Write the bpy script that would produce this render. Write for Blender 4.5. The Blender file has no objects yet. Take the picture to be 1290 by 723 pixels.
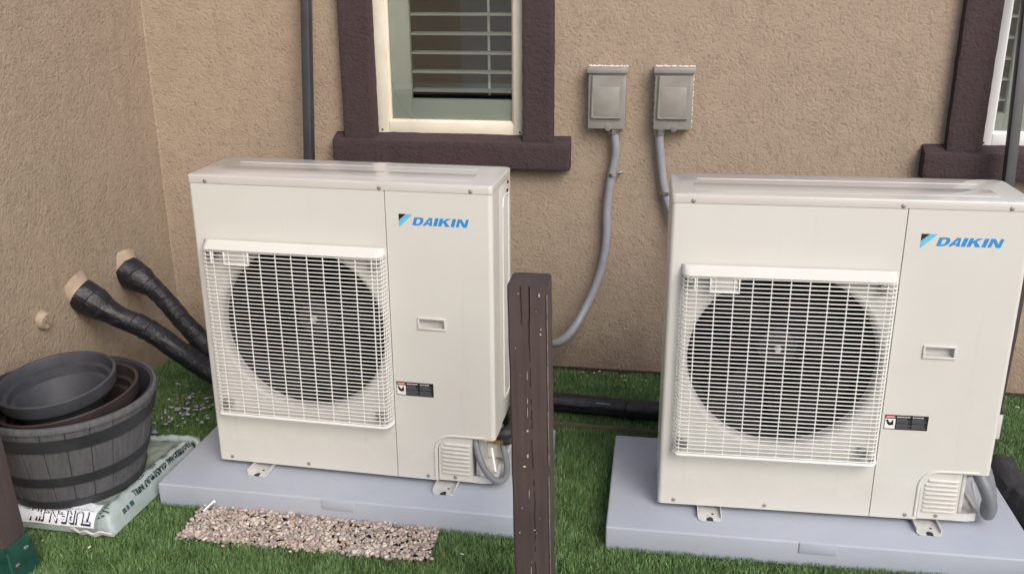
import bpy, bmesh, math, random
import numpy as np
from mathutils import Vector, Matrix, noise
from math import pi, sin, cos, radians

random.seed(7); RNG = np.random.default_rng(11)
S = bpy.context.scene
C = S.collection

# ------------------------------------------------------------------ camera, light, exposure
cam_d = bpy.data.cameras.new("camera"); cam = bpy.data.objects.new("camera", cam_d); C.objects.link(cam)
S.camera = cam
cam_d.sensor_fit = 'HORIZONTAL'; cam_d.sensor_width = 36; cam_d.lens = 1210.72 / 1290 * 36
cam_d.clip_start = 0.05; cam_d.clip_end = 500
_r = Vector((0.98692943, 0.16105147, -0.00571982)); _u = Vector((-0.04664741, 0.31947057, 0.94644734))
_f = Vector((-0.15425405, 0.93380992, -0.32280755))
cam.matrix_world = Matrix(((_r.x, _u.x, -_f.x, 1.20555), (_r.y, _u.y, -_f.y, -3.75947), (_r.z, _u.z, -_f.z, 1.6479), (0, 0, 0, 1)))

world = bpy.data.worlds.new("World"); S.world = world; world.use_nodes = True
wn = world.node_tree; bg = wn.nodes["Background"]
sky = wn.nodes.new("ShaderNodeTexSky"); sky.sky_type = 'NISHITA'; sky.sun_disc = False
SUN_EL, SUN_AZ = 40, 143            # azimuth clockwise from +Y (the house is to the north)
sky.sun_elevation = radians(SUN_EL); sky.sun_rotation = radians(SUN_AZ)
sky.air_density = 1.0; sky.dust_density = 3.0; sky.ozone_density = 1.0
wn.links.new(sky.outputs[0], bg.inputs[0]); bg.inputs[1].default_value = 0.13
sun_d = bpy.data.lights.new("sun", 'SUN'); sun_d.energy = 1.3; sun_d.angle = radians(38); sun_d.color = (1.0, 0.965, 0.925)
sun = bpy.data.objects.new("sun", sun_d); C.objects.link(sun)
sdir = Vector((sin(radians(SUN_AZ)) * cos(radians(SUN_EL)), cos(radians(SUN_AZ)) * cos(radians(SUN_EL)), sin(radians(SUN_EL))))
sun.rotation_euler = sdir.to_track_quat('Z', 'Y').to_euler()
S.view_settings.view_transform = 'Standard'; S.view_settings.look = 'None'
S.view_settings.exposure = 0.54; S.view_settings.gamma = 1.0

# ------------------------------------------------------------------ materials
class NT:
    def __init__(s, name):
        s.m = bpy.data.materials.new(name); s.m.use_nodes = True; s.t = s.m.node_tree
        s.b = s.t.nodes["Principled BSDF"]; s.out = s.t.nodes["Material Output"]
        s.co = s.t.nodes.new("ShaderNodeTexCoord").outputs['Object']
    def n(s, typ, **k):
        nd = s.t.nodes.new(typ)
        for a, v in k.items():
            if a in nd.inputs.keys(): nd.inputs[a].default_value = v
            else: setattr(nd, a, v)
        return nd
    def l(s, a, b): s.t.links.new(a, b)
    def noise(s, scale, detail=4, rough=.55, co=None, dist=0):
        nd = s.n("ShaderNodeTexNoise", Scale=scale, Detail=detail, Roughness=rough, Distortion=dist); s.l(co or s.co, nd.inputs['Vector']); return nd.outputs['Fac']
    def scaled(s, v):
        mp = s.n("ShaderNodeMapping"); mp.inputs['Scale'].default_value = v; s.l(s.co, mp.inputs['Vector']); return mp.outputs[0]
    def ramp(s, f, stops, interp='LINEAR'):
        r = s.n("ShaderNodeValToRGB"); r.color_ramp.interpolation = interp
        e = r.color_ramp.elements
        while len(e) < len(stops): e.new(.5)
        for k, (p, c) in enumerate(stops):
            e[k].position = p; e[k].color = (*c, 1) if len(c) == 3 else c
        s.l(f, r.inputs[0]); return r.outputs[0]
    def mix(s, f, a, b, blend='MIX'):
        m = s.n("ShaderNodeMix", data_type='RGBA', blend_type=blend)
        for i, v in ((0, f), (6, a), (7, b)):
            if isinstance(v, (int, float)): m.inputs[i].default_value = v
            elif isinstance(v, tuple): m.inputs[i].default_value = (*v, 1) if len(v) == 3 else v
            else: s.l(v, m.inputs[i])
        return m.outputs[2]
    def math(s, op, a, b=0., c=0.):
        m = s.n("ShaderNodeMath", operation=op)
        for i, v in enumerate((a, b, c)):
            if isinstance(v, (int, float)): m.inputs[i].default_value = v
            else: s.l(v, m.inputs[i])
        return m.outputs[0]
    def bump(s, h, strength=.5, dist=.002, prev=None):
        b = s.n("ShaderNodeBump", Strength=strength, Distance=dist); s.l(h, b.inputs['Height'])
        if prev is not None: s.l(prev, b.inputs['Normal'])
        return b.outputs[0]
    def col(s, c):
        if isinstance(c, tuple): s.b.inputs['Base Color'].default_value = (*c, 1)
        else: s.l(c, s.b.inputs['Base Color'])
        return s
    def setp(s, rough=.5, metal=0, spec=None, normal=None, coat=0):
        if isinstance(rough, (int, float)): s.b.inputs['Roughness'].default_value = rough
        else: s.l(rough, s.b.inputs['Roughness'])
        s.b.inputs['Metallic'].default_value = metal
        if spec is not None: s.b.inputs['Specular IOR Level'].default_value = spec
        if coat: s.b.inputs['Coat Weight'].default_value = coat; s.b.inputs['Coat Roughness'].default_value = .15
        if normal is not None: s.l(normal, s.b.inputs['Normal'])
        return s.m

def plain(name, c, rough=.5, metal=0, var=.12, scale=30, bump=.0, bscale=300, spec=None):
    t = NT(name); f = t.noise(scale, 5)
    lo = tuple(x * (1 - var) for x in c); hi = tuple(min(1, x * (1 + var)) for x in c)
    t.col(t.ramp(f, [(.3, lo), (.7, hi)]))
    nrm = t.bump(t.noise(bscale, 3), bump, .001) if bump else None
    return t.setp(rough, metal, spec, nrm)

def stucco(name, base, var, paint=False):
    t = NT(name)
    big = t.noise(1.3, 6, .68); mid = t.noise(14, 5, .6)
    c = t.ramp(big, [(.3, tuple(x * (1 - var) for x in base)), (.7, tuple(x * (1 + var) for x in base))])
    c = t.mix(.5, c, t.ramp(mid, [(.3, tuple(x * .84 for x in base)), (.7, tuple(x * 1.12 for x in base))]))
    # trowelled knock-down texture: warped blobs with soft hollows between them
    w = t.noise(44, 4, .6, dist=.9)
    vor = t.n("ShaderNodeTexVoronoi", Scale=84, feature='SMOOTH_F1', Smoothness=.6)
    wv = t.n("ShaderNodeVectorMath", operation='ADD')
    nz = t.n("ShaderNodeTexNoise", Scale=28, Detail=3); t.l(t.co, nz.inputs['Vector'])
    sc = t.n("ShaderNodeVectorMath", operation='SCALE'); sc.inputs['Scale'].default_value = .06
    t.l(nz.outputs['Color'], sc.inputs[0]); t.l(t.co, wv.inputs[0]); t.l(sc.outputs[0], wv.inputs[1]); t.l(wv.outputs[0], vor.inputs['Vector'])
    blobs = t.ramp(vor.outputs['Distance'], [(.08, (1, 1, 1)), (.75, (0, 0, 0))])
    plate = t.ramp(w, [(.38, (0, 0, 0)), (.56, (1, 1, 1))])
    grain = t.ramp(t.noise(105, 3, .55, dist=.5), [(.36, (0, 0, 0)), (.62, (1, 1, 1))])
    h = t.math('ADD', t.math('MULTIPLY', plate, .50), t.math('MULTIPLY', blobs, .42))
    h = t.math('ADD', h, t.math('MULTIPLY', grain, .42))
    h = t.math('ADD', h, t.math('MULTIPLY', t.noise(300, 3, .6), .22))
    dark = t.ramp(h, [(.25, (.84, .82, .8)), (.75, (1.04, 1.04, 1.04))])
    c = t.mix(1.0, c, dark, 'MULTIPLY')
    if not paint:
        sep = t.n("ShaderNodeSeparateXYZ"); geo = t.n("ShaderNodeNewGeometry"); t.l(geo.outputs['Position'], sep.inputs[0])
        zz = t.math('ADD', sep.outputs['Z'], t.math('MULTIPLY', t.math('SUBTRACT', t.noise(7, 5, .7), .5), .35))
        splash = t.ramp(zz, [(.0, (.6, .6, .6)), (.22, (0, 0, 0))])
        c = t.mix(splash, c, (.20, .145, .10))
        drip = t.ramp(t.noise(9, 6, .65, co=t.scaled((1, 1, .09))), [(.56, (0, 0, 0)), (.74, (.35, .35, .35))])
        c = t.mix(drip, c, (.255, .20, .15))
        pale = t.ramp(t.noise(5, 7, .75), [(.60, (0, 0, 0)), (.70, (.4, .4, .4))])
        c = t.mix(pale, c, (.42, .345, .27))
    if paint:
        chips = t.ramp(t.noise(170, 5, .7), [(.735, (0, 0, 0)), (.75, (1, 1, 1))])
        c = t.mix(chips, c, (.3, .27, .25))
    t.col(c)
    return t.setp(.88, normal=t.bump(h, .66, .0029), spec=.25)

M = {}
M['stucco'] = stucco('tan_stucco', (.350, .276, .207), .10)
M['trim'] = stucco('dark_brown_trim_stucco', (.060, .041, .043), .12, True)
M['sleeve'] = plain('beige_sleeve', (.35, .275, .205), .85, var=.15, bump=.4, bscale=150)
# painted sheet metal
t = NT('ivory_sheet_metal'); f = t.noise(2.2, 5, .6)
c = t.ramp(f, [(.3, (.600, .593, .555)), (.7, (.630, .625, .588))])
sm = t.ramp(t.noise(38, 6, .7, co=t.scaled((1, 1, .35))), [(.70, (0, 0, 0)), (.80, (.4, .4, .4))])
c = t.mix(sm, c, (.42, .38, .32))
st = t.ramp(t.noise(22, 6, .7, co=t.scaled((1, 1, .07))), [(.58, (0, 0, 0)), (.80, (.30, .30, .30))])
c = t.mix(st, c, (.47, .45, .41))
sp_ = t.ramp(t.noise(210, 3, .6), [(.765, (0, 0, 0)), (.79, (.7, .7, .7))])
c = t.mix(sp_, c, (.25, .21, .17))
lowd = t.n("ShaderNodeSeparateXYZ"); t.l(t.co, lowd.inputs[0])
lw_ = t.ramp(t.math('ADD', lowd.outputs['Z'], t.math('MULTIPLY', t.noise(14, 5, .7), -.16)), [(-.0, (.2, .2, .2)), (.06, (0, 0, 0))])
c = t.mix(lw_, c, (.42, .38, .33))
M['ivory'] = t.col(c).setp(t.ramp(t.noise(9, 4), [(.3, (.28,) * 3), (.7, (.42,) * 3)]), normal=t.bump(t.noise(420, 2), .05, .0006), spec=.5)
t = NT('shaded_ivory_top_metal'); f = t.noise(3, 5, .6)
c = t.ramp(f, [(.3, (.52, .495, .465)), (.7, (.55, .525, .495))])  # casing paint darkened, standing in for weaker light from overhead
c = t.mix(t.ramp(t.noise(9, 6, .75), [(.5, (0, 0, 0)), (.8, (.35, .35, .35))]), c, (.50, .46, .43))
M['ivory_shaded_top'] = t.col(c).setp(t.ramp(t.noise(12, 5, .7), [(.3, (.10,) * 3), (.7, (.17,) * 3)]), spec=.6)
M['grille'] = plain('white_plastic_grille', (.72, .715, .69), .38, var=.04)
M['bell'] = plain('ivory_plastic', (.52, .51, .49), .45, var=.06)
M['black_in'] = plain('black_interior', (.008, .008, .010), .7)
M['fan'] = plain('fan_plastic', (.040, .036, .046), .28, var=.3, scale=8)
M['zinc'] = plain('zinc_steel', (.5, .5, .5), .38, 1, var=.2, scale=60)
M['screw'] = plain('weathered_screw', (.30, .29, .27), .55, .5, var=.3, scale=300)
M['galv'] = plain('galvanised_plate', (.58, .575, .56), .4, .1, var=.12, scale=40)
M['brass'] = plain('brass', (.55, .38, .16), .35, 1, var=.25, scale=90)
M['blue'] = plain('logo_blue', (.022, .25, .60), .4, var=.03)
M['cyan'] = plain('logo_light_blue', (.13, .49, .70), .4, var=.03)
M['ink'] = plain('black_ink', (.012, .012, .016), .45, var=.1)
M['paper'] = plain('white_print', (.78, .77, .76), .5, var=.03)
M['red'] = plain('red_print', (.42, .03, .04), .5, var=.05)
M['pink'] = plain('pink_print', (.75, .38, .38), .5, var=.05)
M['fine'] = plain('fine_grey_print', (.16, .16, .18), .5, var=.25, scale=900)
M['rubber'] = plain('black_rubber', (.015, .015, .017), .55)
# grey composite pad
t = NT('blue_grey_pad'); f = t.noise(3, 6, .65)
c = t.ramp(f, [(.3, (.345, .378, .440)), (.7, (.405, .438, .50))])
c = t.mix(t.ramp(t.noise(700, 2), [(.62, (0, 0, 0)), (.72, (.35, .35, .35))]), c, (.42, .44, .48))
c = t.mix(t.ramp(t.noise(6, 7, .75), [(.52, (0, 0, 0)), (.75, (.35, .35, .35))]), c, (.30, .295, .29))
c = t.mix(t.ramp(t.noise(120, 3, .7), [(.70, (0, 0, 0)), (.735, (.8, .8, .8))]), c, (.12, .12, .09))
M['pad'] = t.col(c).setp(.62, normal=t.bump(t.noise(500, 3), .35, .0008), spec=.4)
# tape
t = NT('black_tape'); f = t.noise(18, 5, .6)
M['tape'] = t.col(t.ramp(f, [(.3, (.006, .006, .008)), (.7, (.018, .019, .026))])).setp(t.ramp(t.noise(30, 4), [(.3, (.25,) * 3), (.7, (.5,) * 3)]), normal=t.bump(t.noise(60, 5, .65, dist=1.2), .6, .004), spec=.45)
t = NT('black_foam'); f = t.noise(26, 5, .6)
M['foam'] = t.col(t.ramp(f, [(.3, (.007, .007, .009)), (.7, (.02, .02, .024))])).setp(.42, normal=t.bump(t.noise(34, 6, .75, dist=.8), .8, .006))
M['conduit'] = plain('grey_plastic_conduit', (.28, .29, .32), .38, var=.08, scale=25)
M['cable_grey'] = plain('dark_grey_cable', (.17, .18, .195), .42, var=.1)
M['box_grey'] = plain('grey_enamel', (.27, .26, .235), .42, var=.08, scale=18, bump=.06)
M['caulk'] = plain('white_caulk', (.72, .66, .62), .5, var=.08)
M['pole'] = plain('charcoal_painted_steel', (.040, .042, .046), .45, var=.25, scale=12, bump=.1)
M['vinyl_cream'] = plain('cream_vinyl', (.74, .68, .56), .4, var=.08, scale=9)
M['vinyl_white'] = plain('white_vinyl', (.80, .80, .79), .38, var=.03)
M['shutter'] = plain('shutter_white', (.82, .83, .79), .5, var=.05, scale=4)
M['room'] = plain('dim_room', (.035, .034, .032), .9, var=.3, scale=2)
# glass
t = NT('tinted_glass')
tr = t.n("ShaderNodeBsdfTransparent"); tr.inputs[0].default_value = (.965, .985, .960, 1)
gl = t.n("ShaderNodeBsdfGlossy", Roughness=.03); fr = t.n("ShaderNodeFresnel", IOR=1.6)
gl.inputs['Color'].default_value = (.97, 1, .98, 1)
mx = t.n("ShaderNodeMixShader"); t.l(t.math('ADD', fr.outputs[0], .03), mx.inputs[0]); t.l(tr.outputs[0], mx.inputs[1]); t.l(gl.outputs[0], mx.inputs[2])
t.l(mx.outputs[0], t.out.inputs[0]); M['glass'] = t.m
# wood post, painted brown
t = NT('brown_painted_wood')
g = t.noise(60, 6, .6, co=t.scaled((1, 1, .06)))
c = t.ramp(t.noise(4, 5), [(.3, (.060, .045, .045)), (.7, (.086, .064, .062))])
c = t.mix(1., c, t.ramp(g, [(.3, (.82, .8, .8)), (.7, (1.1, 1.1, 1.1))]), 'MULTIPLY')
streak = t.noise(55, 5, .7, co=t.scaled((1.6, 1.6, .28)))
zone = t.noise(11, 3, .6, co=t.scaled((1, 1, .35)))
chips = t.ramp(t.math('ADD', streak, t.math('MULTIPLY', zone, .35)), [(.96, (0, 0, 0)), (.99, (.5, .5, .5))])
c = t.mix(chips, c, (.58, .53, .48))
specks = t.ramp(t.noise(130, 4, .7), [(.775, (0, 0, 0)), (.79, (.8, .8, .8))])
c = t.mix(specks, c, (.5, .46, .42))
M['wood'] = t.col(c).setp(.62, normal=t.bump(t.math('SUBTRACT', g, t.math('MULTIPLY', chips, .4)), .5, .0025), spec=.3)
M['bare_wood'] = plain('worn_wood_edge', (.15, .115, .10), .8, var=.35, scale=40, bump=.5, bscale=120)
M['old_primer'] = plain('old_primer', (.46, .42, .38), .8, var=.2, scale=200)
M['dark'] = plain('dark_crack', (.018, .013, .013), .9)
M['green_base'] = plain('dark_green_enamel', (.012, .062, .046), .4, var=.35, scale=22, bump=.15, bscale=60)
# plastic wood-look barrel
t = NT('grey_stave'); g = t.noise(30, 7, .7, co=t.scaled((2.4, 2.4, .18)))
c = t.ramp(g, [(.25, (.062, .063, .068)), (.55, (.096, .097, .103)), (.8, (.130, .130, .136))])
M['stave'] = t.col(c).setp(.66, normal=t.bump(g, .7, .003), spec=.35)
t = NT('black_hoop'); M['hoop'] = t.col(t.ramp(t.noise(14, 5), [(.3, (.017, .018, .021)), (.7, (.032, .033, .038))])).setp(.55, normal=t.bump(t.noise(60, 5), .3, .002))
t = NT('slate_pot'); M['pot'] = t.col(t.ramp(t.noise(9, 6, .65), [(.3, (.034, .036, .043)), (.7, (.060, .063, .072))])).setp(.62, normal=t.bump(t.noise(300, 2), .1, .001))
M['pot_brown'] = plain('dark_brown_pot', (.038, .027, .027), .45, var=.3, scale=8)
M['pot_in'] = plain('pot_inside', (.03, .032, .042), .55, var=.3, scale=8)
t = NT('sage_bag_plastic')
c = t.ramp(t.noise(5, 4), [(.3, (.18, .22, .185)), (.7, (.26, .31, .27))])
M['bag'] = t.col(c).setp(.32, normal=t.bump(t.noise(24, 6, .65, dist=1.2), .55, .006), spec=.5)
t = NT('pale_bag_plastic')
M['bag_pale'] = t.col(t.ramp(t.noise(9, 4), [(.3, (.27, .33, .325)), (.7, (.38, .44, .435))])).setp(.3, normal=t.bump(t.noise(30, 6, .65, dist=1.2), .5, .005))
M['bag_white'] = plain('white_bag_print', (.74, .75, .80), .4, var=.05, scale=40, bump=.3, bscale=60)
M['bag_green'] = plain('dark_green_print', (.02, .07, .06), .4, var=.3, scale=70)
M['bag_ink'] = plain('navy_ink', (.012, .018, .04), .4, var=.1)
M['soil'] = plain('dark_soil', (.035, .03, .022), .95, var=.4, scale=60, bump=.7, bscale=120)
t = NT('lawn_backing')
M['lawn'] = t.col(t.ramp(t.noise(150, 5), [(.3, (.018, .034, .012)), (.7, (.038, .066, .024))])).setp(.9, normal=t.bump(t.noise(220, 3), .8, .006))
t = NT('unseen_far_ground')
M['ground'] = t.col(t.ramp(t.noise(60, 6), [(.3, (.28, .23, .19)), (.7, (.40, .34, .29))])).setp(.9)  # unseen beyond the turf; pale tone picked for bounce light and glass reflections
t = NT('black_mesh_fabric')
wv = t.n("ShaderNodeTexWave", Scale=130, Distortion=1.5); t.l(t.co, wv.inputs['Vector'])
M['mesh_fabric'] = t.col(t.ramp(t.noise(130, 4), [(.3, (.020, .021, .024)), (.7, (.058, .060, .066))])).setp(.7, normal=t.bump(t.math('ADD', wv.outputs['Fac'], t.math('MULTIPLY', t.noise(12, 4), 2.)), .5, .003))
M['copper'] = plain('tan_edging', (.13, .095, .065), .6, var=.2)

def attr_mat(name, rough, spec=.3, sub=False, bump=False):
    t = NT(name); a = t.n("ShaderNodeAttribute", attribute_name='tint'); c = a.outputs['Color']
    if bump: c = t.mix(.35, c, t.mix(1., c, t.ramp(t.noise(260, 4), [(.3, (.6, .6, .6)), (.7, (1.3, 1.3, 1.3))]), 'MULTIPLY'))
    t.col(c); m = t.setp(rough, spec=spec)
    return m
M['blade'] = attr_mat('turf_blade', .42, .4)
M['stone'] = attr_mat('gravel_stone', .85, .25, bump=True)
M['debris'] = attr_mat('dry_debris', .8, .2)

# ------------------------------------------------------------------ object helpers
def tag(o, label=None, cat=None, group=None, kind=None):
    if label: o['label'] = label
    if cat: o['category'] = cat
    if group: o['group'] = group
    if kind: o['kind'] = kind
    return o
def empty(name, loc=(0, 0, 0), rz=0):
    o = bpy.data.objects.new(name, None); o.empty_display_size = .1; C.objects.link(o); o.location = loc; o.rotation_euler.z = rz; return o
def obj(name, bm, mats, parent=None, sharp=35, loc=None, flat=False):
    me = bpy.data.meshes.new(name)
    if isinstance(bm, bmesh.types.BMesh):
        bmesh.ops.recalc_face_normals(bm, faces=bm.faces) if getattr(obj, 'recalc', True) else None
        for f in bm.faces: f.smooth = not flat
        for e in bm.edges:
            if len(e.link_faces) == 2 and e.calc_face_angle(0) > radians(sharp): e.smooth = False
        bm.to_mesh(me); bm.free()
    o = bpy.data.objects.new(name, me); C.objects.link(o)
    if not isinstance(mats, (list, tuple)): mats = [mats]
    for m in mats: me.materials.append(M[m] if isinstance(m, str) else m)
    if parent: o.parent = parent
    if loc: o.location = loc
    return o
def merge(bm, b2, mi=0):
    for f in b2.faces: f.material_index = mi
    me = bpy.data.meshes.new("tmp"); b2.to_mesh(me); b2.free(); bm.from_mesh(me); bpy.data.meshes.remove(me)
def NB(): return bmesh.new()
def box(bm, x0, x1, y0, y1, z0, z1, bev=0, seg=2, mi=0, mat=None):
    b = bmesh.new(); bmesh.ops.create_cube(b, size=1)
    for v in b.verts:
        v.co = Vector(((x0 + x1) / 2 + v.co.x * (x1 - x0), (y0 + y1) / 2 + v.co.y * (y1 - y0), (z0 + z1) / 2 + v.co.z * (z1 - z0)))
    if bev: bmesh.ops.bevel(b, geom=b.edges[:], offset=bev, segments=seg, affect='EDGES', profile=.5)
    if mat: bmesh.ops.transform(b, matrix=mat, verts=b.verts)
    merge(bm, b, mi); return bm
def bez(pts, n=24):
    """Catmull-Rom through the points"""
    P = [Vector(p) for p in pts]; P = [P[0] * 2 - P[1]] + P + [P[-1] * 2 - P[-2]]
    out = []
    for i in range(1, len(P) - 2):
        for k in range(n):
            s = k / n; a, b, c, d = P[i - 1:i + 3]
            out.append(.5 * ((2 * b) + (c - a) * s + (2 * a - 5 * b + 4 * c - d) * s * s + (3 * b - a - 3 * c + d) * s ** 3))
    out.append(P[-2]); return out
def tube(bm, path, r, n=12, caps=True, mi=0, rf=None):
    P = [Vector(p) for p in path]; rings = []
    tan = (P[1] - P[0]).normalized(); up = Vector((0, 0, 1)) if abs(tan.z) < .9 else Vector((1, 0, 0))
    nx = tan.cross(up).normalized(); s = 0
    for i, p in enumerate(P):
        if i: s += (p - P[i - 1]).length
        t2 = (P[min(i + 1, len(P) - 1)] - P[max(i - 1, 0)]).normalized()
        nx = (nx - t2 * nx.dot(t2)).normalized(); ny = t2.cross(nx)
        ring = []
        for k in range(n):
            a = 2 * pi * k / n; rr = rf(s, a) if rf else r
            ring.append(bm.verts.new(p + (nx * cos(a) + ny * sin(a)) * rr))
        rings.append(ring)
    for i in range(len(rings) - 1):
        for k in range(n):
            f = bm.faces.new((rings[i][k], rings[i][(k + 1) % n], rings[i + 1][(k + 1) % n], rings[i + 1][k])); f.material_index = mi
    if caps:
        for ring in (rings[0], rings[-1]):
            f = bm.faces.new(ring); f.material_index = mi
    return bm
def lathe(bm, prof, n=48, M4=None, closed=False, mi=0, jit=None):
    """prof: (r, h) pairs round local z"""
    b = bmesh.new(); R = []
    for r, h in prof:
        R.append([b.verts.new((r * cos(2 * pi * k / n), r * sin(2 * pi * k / n), h)) for k in range(n)] if r > 1e-6 else [b.verts.new((0, 0, h))])
    m = len(R)
    for i in range(m if closed else m - 1):
        A, B = R[i], R[(i + 1) % m]
        for k in range(n):
            q = (k + 1) % n
            if len(A) == 1 and len(B) == 1: continue
            if len(A) == 1: b.faces.new((A[0], B[q], B[k]))
            elif len(B) == 1: b.faces.new((A[k], A[q], B[0]))
            else: b.faces.new((A[k], A[q], B[q], B[k]))
    if M4: bmesh.ops.transform(b, matrix=M4, verts=b.verts)
    merge(bm, b, mi); return bm
def prism(bm, poly, y0, y1, mi=0, mat=None):
    """polygon in x-z extruded along y"""
    b = bmesh.new()
    A = [b.verts.new((x, y0, z)) for x, z in poly]; B = [b.verts.new((x, y1, z)) for x, z in poly]
    b.faces.new(A); b.faces.new(B[::-1]); n = len(poly)
    for k in range(n): b.faces.new((A[k], B[k], B[(k + 1) % n], A[(k + 1) % n]))
    bmesh.ops.triangulate(b, faces=[f for f in b.faces if len(f.verts) > 4])
    if mat: bmesh.ops.transform(b, matrix=mat, verts=b.verts)
    merge(bm, b, mi); return bm
def kids(o): return [c for c in bpy.data.objects if c.parent is o]
def copy_tree(o, parent=None):
    c = o.copy(); C.objects.link(c)
    if parent: c.parent = parent
    for ch in kids(o): copy_tree(ch, c)
    return c
def text_mesh(txt, size, offset=0., extrude=.0003, xs=1.):
    cu = bpy.data.curves.new("t", 'FONT'); cu.body = txt; cu.size = size; cu.offset = offset; cu.extrude = extrude
    cu.resolution_u = 3
    o = bpy.data.objects.new("t", cu); C.objects.link(o); bpy.context.view_layer.update()
    me = bpy.data.meshes.new_from_object(o.evaluated_get(bpy.context.evaluated_depsgraph_get()))
    bpy.data.objects.remove(o); bpy.data.curves.remove(cu); return me
RX = Matrix.Rotation(pi / 2, 4, 'X')      # lathe axis z -> -y

# ------------------------------------------------------------------ unseen far ground, lawn base
XC = -.9306
def sheet(name, x0, x1, y0, y1, z, mat, kind='structure', par=None):
    bm = NB(); bm.faces.new([bm.verts.new(p) for p in ((x0, y0, z), (x1, y0, z), (x1, y1, z), (x0, y1, z))])
    return tag(obj(name, bm, mat, par), kind=kind)
sheet('ground', -60, 60, -80, 60, -.032, 'ground')  # unseen pale ground, for bounce light and reflections
sheet('lawn', XC + .001, 4.0, -3.0, -.001, -.024, 'lawn')

# ------------------------------------------------------------------ house: two stucco walls, two windows, pipe sleeves
house = tag(empty('house', (0, 0, -.03)), 'tan rough stucco house with dark brown window trim behind the outdoor units', 'house')
def P(name, bm, mat, par=house, **k):
    """child of the house or of a thing whose root sits at the house origin: keep world coordinates"""
    o = obj(name, bm, mat, par, **k)
    if par is house: o.location = (0, 0, .03)
    return o
WL = (.036, .642, .982, 1.98); WR = (2.330, 3.13, .982, 1.98)
ZT = 2.9
bm = NB()
xs = [XC - .15, WL[0], WL[1], WR[0], WR[1], 5.2]
for i in range(5):
    if i in (1, 3):
        w = WL if i == 1 else WR
        box(bm, xs[i], xs[i + 1], 0, .16, -.03, w[2]); box(bm, xs[i], xs[i + 1], 0, .16, w[3], ZT)
    else: box(bm, xs[i], xs[i + 1], 0, .16, -.03, ZT)
P('wall', bm, 'stucco')
bm = NB(); box(bm, XC - .16, XC, -6.0, -.0005, -.03, ZT); P('wall', bm, 'stucco')
# soft stucco fillet where the two walls meet, and base screed
bm = NB(); tube(bm, [(XC, 0, -.02), (XC, 0, ZT)], .006, 8); P('corner_fillet', bm, 'stucco')
bm = NB(); box(bm, XC + .012, 5.2, -.008, -.0008, -.024, .004, .002); P('base_screed', bm, 'soil')

def rough_box(x0, x1, y0, y1, z0, z1, step=.02, amp=.0016, bev=.006, seed=0):
    """box with rounded, slightly wavy plastered faces"""
    b = bmesh.new(); bmesh.ops.create_cube(b, size=1)
    for v in b.verts:
        v.co = Vector(((x0 + x1) / 2 + v.co.x * (x1 - x0), (y0 + y1) / 2 + v.co.y * (y1 - y0), (z0 + z1) / 2 + v.co.z * (z1 - z0)))
    for ax, a0, a1 in ((0, x0, x1), (1, y0, y1), (2, z0, z1)):
        n = max(1, int((a1 - a0) / step)); ks = [a0 + bev, a1 - bev] + [a0 + (a1 - a0) * k / n for k in range(1, n)]
        for k in ks:
            co = [0, 0, 0]; co[ax] = k; no = [0, 0, 0]; no[ax] = 1
            bmesh.ops.bisect_plane(b, geom=b.verts[:] + b.edges[:] + b.faces[:], plane_co=co, plane_no=no)
    for v in b.verts:
        # pull the arrises in
        c = Vector((min(max(v.co.x, x0 + bev), x1 - bev), min(max(v.co.y, y0 + bev), y1 - bev), min(max(v.co.z, z0 + bev), z1 - bev)))
        d = v.co - c
        if d.length > 1e-6: v.co = c + d.normalized() * bev
        q = v.co * 38 + Vector((seed, 0, 0)); v.co += Vector(noise.noise_vector(q)) * amp + Vector(noise.noise_vector(v.co * 9)) * amp * .8
    return b

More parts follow.
